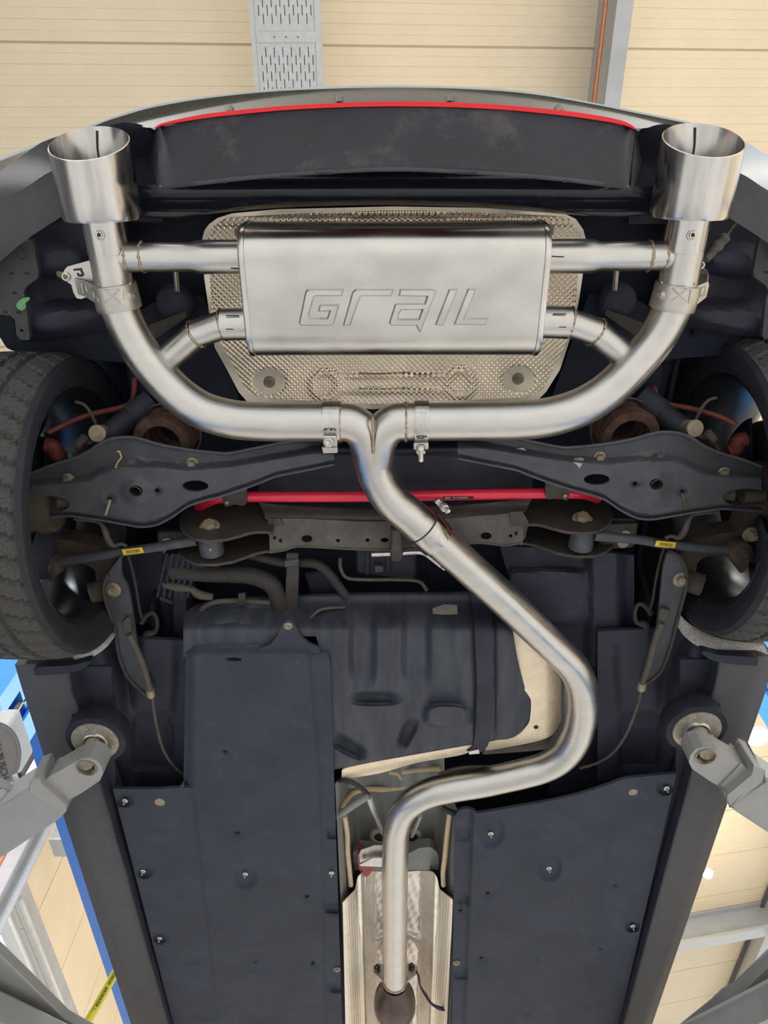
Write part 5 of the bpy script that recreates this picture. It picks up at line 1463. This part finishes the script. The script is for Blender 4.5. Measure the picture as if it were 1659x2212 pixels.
# ================================================================== wheels
def wheel(s):
    wc = WC[s]
    c = Vector((wc.x + s * .118, wc.y, wc.z + CZ))
    ax = Vector((s, 0, 0))
    lab = 'worn winter tyre on a dark wheel beside the blue lift column' if s < 0 else 'winter tyre on a dark open wheel with light showing through'
    t = thing('wheel', lab, 'wheel', c, 'rear wheels')
    R = .3235; hw = .1175
    NA = 288; rows = []
    # tyre section: inner side (-), across the tread, outer side (+)
    sec = [(-.088, .246), (-.098, .252), (-.108, .268), (-.1155, .288), (-.114, .303), (-.106, .3125)]
    cols = 56
    for k in range(cols + 1):
        x = lerp(-.100, .100, k / cols)
        sec.append((x, None))
    sec += [(.106, .3125), (.114, .303), (.1155, .288), (.108, .268), (.098, .252), (.088, .246)]
    def tread(x, a):
        r = R - .55 * x * x - 4.0 * max(0, abs(x) - .06) ** 2 * 1.2
        # circumferential grooves
        for gx in (-.050, -.012, .026, .060):
            if abs(x - gx) < .0042: return r - .0075
        ph = a * 46 / (2 * pi)
        # lateral grooves, slanted, block by block
        band = 0
        for gx in (-.050, -.012, .026, .060):
            if x > gx: band += 1
        sl_ = (12, 9, -7, -9, -12)[band]; off = (0, .37, .1, .62, .25)[band]
        f = (ph + x * sl_ + off) % 1.0
        if f < .17: return r - .0065
        if abs(f - .58) < .035 and band in (0, 1, 3, 4): return r - .002
        return r
    vs = []; fs = []
    for i in range(NA):
        a = 2 * pi * i / NA
        for (x, rr) in sec:
            r = rr if rr else tread(x, a)
            vs.append(c + ax * x + Vector((0, cos(a), sin(a))) * r)
    n = len(sec)
    for i in range(NA):
        i2 = (i + 1) % NA
        for k in range(n - 1):
            fs.append((i * n + k, i * n + k + 1, i2 * n + k + 1, i2 * n + k))
    mb = MB().add(vs, fs)
    ty = mb.build('tyre', RUBBER, t, sharp=32)
    ty.data.materials.append(TREAD)
    ti = 6
    idx = [1 if 5 <= (f % (n - 1)) <= n - 7 else 0 for f in range(NA * (n - 1))]
    ty.data.polygons.foreach_set('material_index', idx)
    # sidewall rings
    for rr in (.262, .300):
        MB().ring(c + ax * (-.105 if rr < .28 else -.1135), ax, rr, .0012, 90, 6).build('sidewall_ring', RUBBER, t)
    # rim barrel
    MB().lathe(c, ax, [(-.092, .256), (-.098, .250), (-.094, .243), (-.085, .238), (-.05, .226), (.0, .222), (.07, .226), (.088, .240), (.096, .250), (.092, .256), (.088, .252), (.07, .236), (-.07, .236), (-.088, .252)], 80, True).build('rim_barrel', RIMDARK, t)
    # each spoke its own part
    for k in range(5):
        a0 = 2 * pi * k / 5 + (-.6 if s < 0 else .03)
        b_ = MB()
        for da in (-.16, .16):
            d0 = Vector((0, cos(a0 + da * 1.2), sin(a0 + da * 1.2))); d1 = Vector((0, cos(a0 + da), sin(a0 + da)))
            b_.bar(c + ax * .085 + d0 * .06, c + ax * .075 + d1 * .228, .028, .03, ax)
        b_.build('spoke', RIMDARK, t, bevel=.004)
    MB().lathe(c, ax, [(.06, .0), (.06, .075), (.10, .07), (.105, .03), (.104, 0)], 36).build('hub', RIMDARK, t)
    bd = thing('brake_disc', 'steel brake disc inside the %s wheel' % ('blue-column' if s < 0 else 'light-filled'), 'brake disc', c + ax * .02, 'brake discs')
    MB().lathe(c, ax, [(.005, .07), (.005, .150), (.027, .150), (.027, .07)], 60, True).build('disc', DISC, bd)
    MB().lathe(c, ax, [(-.03, .0), (-.03, .055), (.02, .07), (.058, .07), (.058, 0)], 40).build('disc_hat', CASTBROWN, bd)
    sh = MB()
    vs = []; fs = []; m = 30
    for k in range(m + 1):
        a = radians(-60) + radians(210) * k / m
        for r_ in (.05, .158): vs.append(c + ax * -.006 + Vector((0, cos(a), sin(a))) * r_)
    for k in range(m): fs.append((2 * k, 2 * k + 1, 2 * k + 3, 2 * k + 2))
    o = sh.add(vs, fs).build('splash_plate', PAN2, bd); so = o.modifiers.new('t', 'SOLIDIFY'); so.thickness = .003
wheel(-1); wheel(1)
# ================================================================== EXHAUST
MZ = 1.27       # axis of the main pipes
# ---- silencer
mx0 = P(534, 600, 1.28).x; mx1 = P(1170, 600, 1.28).x
my0, my1, mz0, mz1 = .147, .372, 1.250, 1.395
EXH = thing('silencer', 'large flat stainless silencer box with embossed letters', 'silencer', ((mx0 + mx1) / 2, .26, CZ + mz0))
def rrect(y0, y1, z0, z1, r, n=10):
    out = []
    for (cy, cz, a0) in ((y1 - r, z0 + r, -pi / 2), (y1 - r, z1 - r, 0), (y0 + r, z1 - r, pi / 2), (y0 + r, z0 + r, pi)):
        for k in range(n + 1):
            a = a0 + pi / 2 * k / n
            out.append((cy + r * cos(a), cz + r * sin(a)))
    return out
def loft(secs):
    m_ = MB(); n = None; vs = []; fs = []
    for (X, pr) in secs:
        n = len(pr); vs += [Vector((X, y, z + CZ)) for y, z in pr]
    for i in range(len(secs) - 1):
        for k in range(n):
            k2 = (k + 1) % n
            fs.append((i * n + k, i * n + k2, (i + 1) * n + k2, (i + 1) * n + k))
    return m_.add(vs, fs), n
rr = .050
pr = rrect(my0, my1, mz0, mz1, rr)
secs = [(lerp(mx0, mx1, t), pr) for t in [k / 12 for k in range(13)]]
mb, n = loft(secs); mb.build('box_shell', STEEL_BOX, EXH, sharp=60)
for s, X in ((-1, mx0), (1, mx1)):
    e = .003
    prA = rrect(my0 - .0022, my1 + .0022, mz0 - .0022, mz1 + .0022, rr + .002)
    prB = rrect(my0 + .004, my1 - .004, mz0 + .004, mz1 - .004, rr - .004)
    mb, n = loft([(X - s * .004, pr), (X - s * .003, prA), (X + s * .004, prA), (X + s * .007, pr), (X + s * .005, prB)])
    mb.f.append(tuple(range(4 * n, 5 * n)) if s > 0 else tuple(range(5 * n - 1, 4 * n - 1, -1)))
    mb.build('end_cap', STEEL_BOX, EXH, sharp=50)
# press lines along the box
for yy in (.165, .355):
    pass
# embossed lettering
def lp(pts): return [(600 + x / 3.318, 580 + y / 3.318) for x, y in pts]
LET = {
    'g': ([(215, 143), (478, 143), (462, 200), (272, 200), (262, 206), (228, 330), (236, 350), (352, 350), (366, 310), (286, 310), (300, 255), (447, 255), (408, 392), (385, 412), (168, 412), (150, 392), (152, 375), (196, 165)], []),
    'r': ([(560, 143), (840, 143), (815, 200), (605, 200), (595, 206), (522, 410), (463, 412), (532, 165)], []),
    'a': ([(874, 143), (1118, 143), (1142, 158), (1022, 466), (1036, 412), (818, 412), (797, 396), (797, 380), (836, 256), (850, 246), (1050, 246), (1063, 204), (862, 200)], [[(888, 300), (1028, 300), (1008, 356), (868, 356), (872, 325)]]),
    'i': ([(1225, 143), (1296, 143), (1188, 410), (1122, 410)], []),
    'l': ([(1360, 140), (1427, 143), (1343, 350), (1517, 350), (1490, 406), (1256, 406)], []),
}
for k, (o, hs) in LET.items():
    m_ = MB()
    if k == 'a':
        o = [(874, 143), (1118, 143), (1142, 158), (1062, 366), (1022, 466), (1004, 440), (990, 412), (818, 412), (797, 396), (797, 380), (836, 256), (850, 246), (1050, 246), (1063, 204), (862, 200)]
    em = embossed([P(x, y, mz0) for x, y in lp(o)], [[P(x, y, mz0) for x, y in lp(h)] for h in hs], .0030, .0036)
    em.build('embossed_letter', STEEL_BOX, EXH, sharp=20)

# ---- silencer stub tubes (slotted) and branch tubes
def slot(x0, y0, x1, y1, Z, par):
    MB().bar(P(x0, y0, Z), P(x1, y1, Z), .0018, .0015).build('slot', DARKLINE, par, smooth=False)
def weld(c, ax, R, par, r=.0022, n=44):
    MB().ring(c, ax, R, r, n, 7, .55).build('weld_bead', WELD, par)
TZp = 1.30
for s in (-1, 1):
    S = lambda pts: side(pts, s)
    def pt(x, y, Z): return P(*S([(x, y)])[0], Z)
    yA = 556 if s < 0 else 553
    def Q(x, Z=TZp): return P(x if s < 0 else 1711 - x, yA, Z)
    xm = (mx0 - .0 if s < 0 else mx1)
    pts = [Q(255), Q(300), Q(415), Q(432), Q(480), Q(540)]
    rs = [.0245, .0245, .0245, .0285, .0285, .0285]
    tbr = thing('link_tube', 'upper stainless link tube joining the %s tail pipe to the silencer' % ('left' if s < 0 else 'right'), 'exhaust tube', Q(400), 'upper link tubes')
    MB().tube([Vector((p.x, pts[0].y, p.z)) for p in pts], rs, 32, False).build('tube_wall', STEEL, tbr, sharp=70)
    for x in (277, 309):
        q = Q(x); weld(Vector((q.x, pts[0].y, q.z)), (1, 0, 0), .0248, tbr)
    if s < 0: slot(499, 580, 531, 581, TZp - .0245, tbr)
    else: slot(1182, 553, 1218, 555, TZp - .0287, tbr)
    # lower branch
    lb = thing('branch_tube', 'kinked stainless branch tube from the %s tail pipe to the silencer' % ('left' if s < 0 else 'right'), 'exhaust tube', pt(430, 730, 1.28), 'lower branch tubes')
    A0, A1, A2, A3, A4 = pt(346, 789, 1.308), pt(424, 722, 1.300), pt(428, 718, 1.300), pt(482, 701, 1.295), pt(560, 699, 1.292)
    MB().tube([A0, lerp(A0, A1, .5), A1], .0250, 30, False).build('tube_wall', STEEL, lb, sharp=70)
    MB().tube([A1, lerp(A1, A3, .5), A3], .0255, 30, False).build('tube_elbow', STEEL, lb, sharp=70)
    MB().tube([A3, lerp(A3, A4, .3), A4], .0290, 30, False).build('tube_socket', STEEL, lb, sharp=70)
    weld(A1, (A3 - A0), .0256, lb); weld(A3, (A4 - A1), .0275, lb)
    for yy in (682, 711):
        a, b = S([(488, yy), (516, yy)]); slot(a[0], a[1], b[0], b[1], 1.292 - (.0262 if yy == 711 else .0225), lb)

    # ---- tail pipe
    side_n = 'left' if s < 0 else 'right'
    tp_ = thing('tail_pipe', 'curved stainless %s tail pipe sweeping from the Y-joint to its tip' % side_n, 'exhaust pipe', pt(330, 790, 1.28), 'curved tail pipes')
    if s < 0:
        pth = [(218, 455, 1.30), (229, 520, 1.30), (240, 580, 1.30), (250, 630, 1.30), (262, 675, 1.30), (285, 725, 1.298), (322, 783, 1.292), (375, 843, 1.285), (432, 884, 1.278), (498, 905, 1.272), (570, 911, MZ), (640, 912, MZ), (715, 912, MZ)]
    else:
        pth = [(1493, 455, 1.30), (1481, 520, 1.30), (1470, 580, 1.30), (1460, 630, 1.30), (1446, 678, 1.30), (1418, 730, 1.298), (1375, 783, 1.292), (1320, 838, 1.285), (1262, 876, 1.278), (1195, 899, 1.272), (1120, 908, MZ), (1020, 910, MZ), (900, 911, MZ)]
    rp = [.0335, .0335, .0335, .0338, .0342, .0348, .0354, .036, .0365, .037, .0372, .0365, .0365]
    tubepx(pth, rp, 10, 40, None, False).build('pipe_wall', STEEL, tp_, sharp=70)
    # ---- tip
    tc_ = P(*((193, 312) if s < 0 else (1517, 315)), 1.30); tX = tc_.x
    tip = thing('exhaust_tip', 'wide slash-cut stainless exhaust tip at the %s end of the bumper' % ('left' if s < 0 else 'right'), 'exhaust tip', Vector((tX, .1, CZ + 1.30)), 'exhaust tips')
    R = .0645; NN = 72; vs = []; fs = []
    yend = .137
    def rim(a, R_, yo): return .022 - sin(a) * .026 + yo
    loops = [('rim', R - .002, .0008), ('rim', R, .002)] + [(t, R, 0) for t in (.3, .6, .95)] + [('end', R - .002, 0), ('end', .036, 0)]
    inner = [('rim', R - .002, .0008), (.3, R - .003, 0), (.8, R - .003, 0), ('end2', .03, 0)]
    def mk(loops):
        vs = []; fs = []
        for (k_, R_, yo) in loops:
            for i in range(NN):
                a = 2 * pi * i / NN
                y0 = .020 - sin(a) * .0235
                if k_ == 'rim': y = y0 + yo
                elif k_ == 'end': y = yend
                elif k_ == 'end2': y = yend - .012
                else: y = lerp(y0, yend, k_)
                vs.append(Vector((tX + R_ * cos(a), y, CZ + 1.30 + R_ * sin(a))))
        for j in range(len(loops) - 1):
            for i in range(NN):
                i2 = (i + 1) % NN
                fs.append((j * NN + i, j * NN + i2, (j + 1) * NN + i2, (j + 1) * NN + i))
        return MB().add(vs, fs)
    mk(loops).build('outer_wall', STEEL_TIP, tip, sharp=50)
    mk(inner).build('inner_wall', STEEL_TIP, tip, sharp=50)
    sy = P(*((226, 500) if s < 0 else (1484, 500)), 1.265).y
    MB().lathe(Vector((tX, yend - .03, CZ + 1.30)), (0, 1, 0), [(0, .0358), (.084, .0358), (.0845, .034)], 48).build('sleeve', STEEL_TIP, tip, sharp=50)
    # seam inside and clamp bolt
    MB().tube([Vector((tX - s * -.006, .004, CZ + 1.3603)), Vector((tX - s * -.010, .03, CZ + 1.3598)), Vector((tX - s * -.012, .10, CZ + 1.3590))], .0018, 6).build('inner_seam', DARKLINE, tip)
    bx, by = (218, 509) if s < 0 else (1492, 509)
    cb_ = P(bx, by, 1.268)
    MB().hexbolt(cb_, (-.2 * -s * -1, -.25, -1), .0085, .007, .0).ring(cb_ + Vector((0, -.002, -.0075)), (0, -.25, -1), .0045, .0016, 18, 6).build('clamp_bolt', ZINC, tip)
    MB().lathe(cb_ + Vector((0, -.002, -.007)), (0, -.25, -1), [(0, .0032), (.0006, .003)], 12).build('bolt_socket', DARKLINE, tip)
    # ---- hanger bracket band round the tail pipe
    hb = thing('hanger_bracket', 'pressed steel hanger band with X ribs on the %s tail pipe' % side_n, 'bracket', pt(255, 640, 1.27), 'hanger bands')
    bcx = P(*((252, 640) if s < 0 else (1458, 640)), 1.30)
    axv = (P(*((262, 672) if s < 0 else (1447, 672)), 1.30) - P(*((246, 612) if s < 0 else (1464, 612)), 1.30)).normalized()
    MB().lathe(bcx, axv, [(-.020, .0352), (-.022, .0385), (-.020, .0395), (.020, .0400), (.022, .0395), (.020, .0355)], 48, True).build('band', BRACKET, hb, sharp=50)
    zb = 1.30 - .0405
    def line(p, q_, nm='rib', r=.0011):
        a, b = S([p, q_])
        pa, pb = P(a[0], a[1], zb), P(b[0], b[1], zb)
        # wrap onto the band
        m3 = MB(); pts_ = []
        for k in range(9):
            v = lerp(pa, pb, k / 8); w_ = v - bcx; al = axv * w_.dot(axv); ra = (w_ - al)
            pts_.append(bcx + al + ra.normalized() * .0402)
        m3.tube(pts_, r, 6).build(nm, BRACKET, hb)
    for seg in (((225, 625), (262, 655)), ((226, 655), (262, 626)), ((224, 624), (258, 624)), ((232, 660), (268, 660)), ((258, 626), (240, 640)), ((217, 628), (222, 660)), ((275, 628), (272, 650))):
        line(*seg)
    x, y = S([(291, 641)])[0]
    cc = P(x, y, 1.272); w_ = cc - bcx; al = axv * w_.dot(axv); ra = (w_ - al).normalized()
    MB().hexbolt(bcx + al + ra * .0395, ra, .0065, .006, .008).build('bolt', ZINC, hb)
    for (x, y) in ((213, 615), (282, 613)):
        x, y = S([(x, y)])[0]
        MB().lathe(P(x, y, 1.272), DOWN, [(-.003, .003), (.001, .0028), (.003, .001)], 10).build('tack_weld', WELD, hb)
    if s < 0:
        ear = [(135, 594), (138, 585), (145, 576), (170, 569), (196, 562), (204, 600), (213, 622), (214, 640), (190, 641), (175, 646), (165, 644), (158, 630), (154, 615), (145, 609), (137, 604)]
        gl_ = [(158, 581), (176, 579), (182, 594), (178, 598), (168, 597), (165, 590), (170, 590), (172, 593), (176, 592), (173, 584), (159, 585)]
        platepx(ear, 1.305, .003, [(142, 598, 4, 3.5)]).build('ear_plate', BRACKET, hb)
        platepx(gl_, 1.3042, .0008).build('cut_logo', DARKLINE, hb, smooth=False)
        platepx([(160, 601), (178, 606), (206, 618), (216, 622), (222, 662), (205, 654), (182, 640), (168, 636)], 1.285, .003, dz=lambda x, y: 1.30 - .030 * sstep(165, 220, x)).build('strap', BRACKET, hb)
        for seg in (((175, 612), (180, 634)), ((184, 618), (188, 630)), ((205, 622), (212, 652)), ((200, 628), (204, 645))):
            a, b = seg
            MB().tube([P(a[0], a[1], 1.295 - .030 * sstep(165, 220, a[0])), P(b[0], b[1], 1.295 - .030 * sstep(165, 220, b[0]))], .0011, 6).build('rib', BRACKET, hb)
        MB().ring(P(142, 598, 1.303), DOWN, .006, .0022, 20, 8).build('eyelet', ZINC, hb)
        MB().tube([P(128, 592, 1.33), P(141, 598, 1.305)], .0055, 12).build('pin', OLDBOLT, hb)
    else:
        platepx([(1497, 622), (1530, 608), (1532, 616), (1526, 642), (1498, 664), (1490, 668), (1492, 640)], 1.285, .003, dz=lambda x, y: 1.272 + .03 * sstep(1490, 1532, x)).build('strap', BRACKET, hb)
        for seg in (((1504, 626), (1524, 618)), ((1524, 618), (1522, 636)), ((1503, 645), (1522, 636)), ((1497, 632), (1494, 652)), ((1508, 630), (1506, 642)), ((1515, 626), (1513, 638))):
            a, b = seg
            MB().tube([P(a[0], a[1], 1.269 + .03 * sstep(1490, 1532, a[0])), P(b[0], b[1], 1.269 + .03 * sstep(1490, 1532, b[0]))], .0011, 6).build('rib', BRACKET, hb)
        pts_ = [(1526, 612, 1.305), (1528, 598, 1.33), (1527, 588, 1.35), (1519, 580, 1.36), (1516, 572, 1.37)]
        tubepx(pts_, .0022, 5, 8).build('ear_edge', BRACKET, hb)
        platepx([(1526, 612), (1529, 592), (1519, 580), (1514, 572), (1500, 580), (1495, 620)], 1.335, .003).build('ear_plate', SUBFR, hb)
        MB().ring(P(1514, 573, 1.333), DOWN, .0055, .002, 20, 8).build('eyelet', ZINC, hb)

# ---- Y joint
YJ = thing('y_joint', 'welded stainless Y-joint between the two band clamps', 'exhaust joint', P(805, 940, MZ))
Ym = P(803, 990, MZ)
for s in (-1, 1):
    if s < 0: pts = [(690, 912, MZ), (737, 912, MZ), (760, 915, MZ), (780, 928, MZ), (793, 950, MZ), (800, 980, MZ), (806, 1004, MZ)]
    else: pts = [(930, 910, MZ), (876, 911, MZ), (852, 914, MZ), (832, 928, MZ), (819, 950, MZ), (812, 980, MZ), (806, 1004, MZ)]
    tubepx(pts, [.0355, .0362, .0364, .0364, .0364, .0366, .0366], 8, 40, None, False).build('y_branch', STEEL, YJ, sharp=70)
    q = P(736 if s < 0 else 877, 911.5, MZ)
    weld(q, (1, 0, 0), .0364, YJ, .0022, 60)
zz = MZ - .0375
MB().tube([P(805, 897, zz + .020), P(805, 905, zz + .010), P(805, 918, zz + .003), P(806, 940, zz + .0005), P(806, 960, zz - .0005), P(806, 979, zz)], .0026, 10).build('crotch_weld', WELD, YJ)

# ---- mid pipe: swan neck, diagonal, S-bend and tunnel run
MP = thing('mid_pipe', 'long bent stainless pipe running diagonally under the tank into the tunnel', 'exhaust pipe', P(1150, 1350, MZ))
neck = [(806, 998, MZ), (812, 1024, MZ), (828, 1056, MZ), (853, 1088, MZ), (884, 1114, MZ), (905, 1132, MZ), (926, 1150, MZ)]
tubepx(neck, [.0368, .0368, .037, .0372, .0374, .0385, .0385], 10, 40, None, False).build('swan_neck', STEEL, MP, sharp=70)
run = [(912, 1138, MZ), (986, 1203, MZ), (1046, 1256, MZ), (1105, 1310, MZ), (1153, 1356, MZ), (1200, 1402, MZ), (1232, 1434, MZ), (1253, 1470, MZ), (1260, 1510, MZ), (1257, 1550, MZ), (1245, 1593, MZ), (1219, 1631, MZ), (1180, 1656, MZ), (1130, 1671, MZ),
       (1050, 1689, MZ), (980, 1701, MZ), (930, 1712, MZ), (893, 1730, MZ), (869, 1755, MZ), (857, 1790, MZ), (854, 1835, MZ), (853, 1900, MZ), (853, 1990, MZ), (853, 2060, MZ), (853, 2118, MZ)]
tubepx(run, .0365, 8, 40, None, False).build('long_run', STEEL, MP, sharp=70)
# ---- band clamps
def gletters(origin, xd, yd, h, par, mt):
    m_ = MB(); sc = h / 270.0
    nrm = Vector(xd).cross(Vector(yd)).normalized()
    for k, (o, hs) in LET.items():
        f = lambda p: Vector(origin) + Vector(xd) * ((p[0] - 150) * sc) + Vector(yd) * ((410 - p[1]) * sc)
        m_.poly([f(p) for p in o], nrm * .0004, [[f(p) for p in h_] for h_ in hs])
    m_.build('lettering', mt, par, smooth=False)
def clampband(c, ax, halfw, lab, bolt_dir, kind):
    t = thing('band_clamp', lab, 'clamp', c, 'exhaust band clamps')
    MB().lathe(c, ax, [(-halfw, .0372), (-halfw, .0402), (-halfw + .002, .0408), (halfw - .002, .0408), (halfw, .0402), (halfw, .0372)], 52, True).build('band', STEEL_TIP, t, sharp=50)
    return t
# left clamp
cL = P(717, 911.5, MZ); axX = Vector((1, 0, 0))
hw = (P(736, 911, MZ) - P(695, 911, MZ)).length / 2 * .9
tL = clampband(cL, axX, hw, 'wide band clamp with a large block bolt on the left arm of the Y-joint', None, 0)
def onband(x, y, Zg=MZ - .03):
    return P(x, y, Zg)
def surf(c, x, y):
    """point of the band surface (axis X) under pixel x,y"""
    q = ray(x, y); R_ = .0412
    cc = Vector((c.y, c.z - CZ)); d = Vector((q.y, q.z)); A_ = d.dot(d); B_ = -2 * d.dot(cc); C_ = cc.dot(cc) - R_ * R_
    disc = max(0, B_ * B_ - 4 * A_ * C_); t = (-B_ - sqrt(disc)) / (2 * A_)
    return Vector((q.x * t, q.y * t, q.z * t + CZ))
def stamp(c, x0, x1, y, par, mt, h):
    o = surf(c, x0, y); o2 = surf(c, x1, y); up_ = (surf(c, x0, y - 10) - o).normalized(); xd = (o2 - o).normalized()
    L_ = (o2 - o).length; sc = L_ / 1370.0
    m_ = MB(); nrm = xd.cross(up_).normalized()
    if nrm.dot(Vector((0, 0, CZ)) - o) < 0: nrm = -nrm
    for k, (ol, hs) in LET.items():
        f = lambda p: o + nrm * .0005 + xd * ((p[0] - 150) * sc) + up_ * ((410 - p[1]) * sc * h)
        m_.poly([f(p) for p in ol], nrm * .0004, [[f(p) for p in h_] for h_ in hs])
    m_.build('lettering', mt, par, smooth=False)
stamp(cL, 699, 727, 930, tL, DARKLINE, 1.0)
b0 = P(711, 962, MZ - .028)
MB().bar(P(697, 944, MZ - .046), P(727, 944, MZ - .046), .004, .012, (0, -.5, -1)).build('clamp_lug', STEEL_TIP, tL, bevel=.001)
platepx([(697, 945), (728, 946), (729, 966), (698, 964)], MZ - .045, .010).build('clamp_block', BRACKET, tL, bevel=.002)
platepx([(694, 967), (729, 966), (730, 979), (697, 980)], MZ - .026, .008).build('clamp_foot', BRACKET, tL, bevel=.002)
cbp = P(710, 955, MZ - .045)
MB().hexbolt(cbp, (0, -.35, -1), .0105, .009, .0, .014).build('clamp_nut', ZINC, tL)
# right clamp
cRr = P(910, 910.5, MZ)
tR = clampband(cRr, axX, hw * .80, 'narrower band clamp with a hanging bolt on the right arm of the Y-joint', None, 1)
stamp(cRr, 899, 924, 945, tR, DARKLINE, 1.0)
platepx([(893, 958), (926, 957), (927, 971), (893, 972)], MZ - .036, .010).build('clamp_lug', STEEL_TIP, tR, bevel=.002)
cbp = P(909, 968, MZ - .037)
MB().hexbolt(cbp, (0, .45, -1), .0095, .012, .0, .018).build('clamp_nut', ZINC, tR)
# mid clamp on the diagonal
cm = P(930, 1153, MZ); axm = (P(1040, 1260, MZ) - P(930, 1160, MZ)).normalized()
tM = clampband(cm, axm, .022, 'slanted band clamp at the joint of the diagonal pipe', None, 2)
MB().ring(cm - axm * .022, axm, .0402, .0009, 50, 6).build('joint_line', DARKLINE, tM)
platepx([(938, 1085), (948, 1078), (972, 1103), (966, 1112)], MZ - .02, .012).build('clamp_lug', BRACKET, tM, bevel=.002)
MB().hexbolt(P(957, 1094, MZ - .022), (.45, -.05, -1), .009, .010, .0, .013).build('clamp_nut', ZINC, tM)
MB().lathe(P(931, 1163, MZ - .0405), DOWN, [(-.003, .004), (.0, .0038), (.0008, .002)], 12).build('rivet', BRACKET, tM)

# ---- centre hanger: bent rod and rubber block
rod = thing('hanger_rod', 'bright bent hanger rod welded to the diagonal pipe', 'hanger rod', P(890, 1195, MZ))
rr_ = [(803, 1198, 1.30), (850, 1196, 1.298), (895, 1193, 1.294), (915, 1195, 1.288), (930, 1205, 1.282), (948, 1219, 1.276), (962, 1229, 1.272)]
tubepx(rr_, .0052, 6, 14).build('rod', STEEL_TIP, rod)
weld(P(958, 1221, MZ), (1, 1, 0), .006, rod, .002, 16); weld(P(933, 1198, MZ), (1, 1, 0), .005, rod, .002, 16)
rb_ = thing('rubber_hanger', 'dark rubber hanger block on the bright bent rod', 'hanger', P(857, 1180, 1.31))
platepx([(843, 1146), (862, 1144), (869, 1150), (870, 1200), (868, 1214), (845, 1215), (842, 1195), (845, 1170)], 1.285, .03).build('block', SUBFR, rb_, bevel=.005)

# ---- front hanger with red rubber
fh = thing('front_hanger', 'folded steel hanger with red rubber beside the pipe in the tunnel', 'hanger', P(795, 1855, 1.30))
platepx([(776, 1846), (780, 1836), (809, 1826), (830, 1826), (830, 1866), (806, 1866), (778, 1866)], 1.315, .003).build('bracket_plate', BRACKET, fh)
platepx([(776, 1868), (806, 1854), (830, 1854), (830, 1873), (780, 1871)], 1.298, .004, dz=lambda x, y: 1.300).build('bracket_lip', STEEL_TIP, fh)
m_ = MB()
platepx([(772, 1850), (776, 1842), (782, 1840), (806, 1866), (804, 1878), (798, 1890), (790, 1894), (782, 1890), (775, 1876)], 1.322, .025, (), 3).build('red_rubber', REDRUBBER, fh, bevel=.006)
MB().tube([P(789, 1874, 1.335), P(790, 1908, 1.325)], .005, 14).build('rod', STEEL_TIP, fh)
for (x, y) in ((787, 1850), (825, 1848)): MB().hexbolt(P(x, y, 1.313), DOWN, .004, .004, .0, .003).build('bolt', OLDBOLT, fh)

# ---- flange and catalyst outlet at the bottom
FL = thing('flange_joint', 'dark diamond flange with two nuts at the front end of the long pipe', 'flange', P(855, 2110, MZ))
fl = [(806, 2090), (812, 2084), (822, 2086), (834, 2100), (850, 2118), (858, 2121), (872, 2118), (884, 2102), (892, 2086), (900, 2086), (903, 2096), (892, 2112), (876, 2126), (860, 2132), (846, 2130), (826, 2118), (808, 2102)]
fy = P(853, 2118, MZ).y
plateY([(806, 2088), (814, 2082), (830, 2082), (853, 2080), (880, 2082), (894, 2082), (902, 2088), (902, 2098), (888, 2113), (872, 2126), (856, 2131), (842, 2128), (824, 2116), (808, 2100)], fy, .012).build('flange_plate', BRACKET, FL, bevel=.002)
MB().ring(Vector((P(853, 2118, MZ).x, fy, CZ + MZ)), (0, 1, 0), .0375, .0028, 50, 8, .3).build('weld_bead', WELD, FL)
for (x, y) in ((815, 2094), (889, 2091)):
    MB().hexbolt(PY(x, y, fy), (0, -1, 0), .011, .012, .0, .01).build('nut', BURNT, FL)
CT = thing('catalyst_outlet', 'heat-tinted catalyst cone and golden pipe ahead of the flange', 'catalyst', P(856, 2170, MZ))
cx = P(853, 2118, MZ).x
MB().lathe(Vector((cx, fy + .012, CZ + MZ)), (0, 1, 0), [(0, .040), (.02, .045), (.05, .055), (.08, .064), (.11, .068), (.14, .068), (.15, .060)], 48).build('cone', BURNT, CT, sharp=60)
MB().lathe(Vector((cx, fy + .14, CZ + MZ + .01)), (0, 1, 0), [(0, .060), (.5, .060)], 44).build('golden_pipe', GOLDPIPE, CT)
tag(tubepx([(900, 2098, 1.29), (905, 2112, 1.29), (908, 2130, 1.29), (920, 2150, 1.28), (932, 2168, 1.27), (950, 2178, 1.27), (966, 2180, 1.27)], [.003, .004, .003, .005, .004, .006, .006], 6, 10).build('sensor_wire', PLASTIC), 'black sensor wire hanging beside the flange', 'wire')
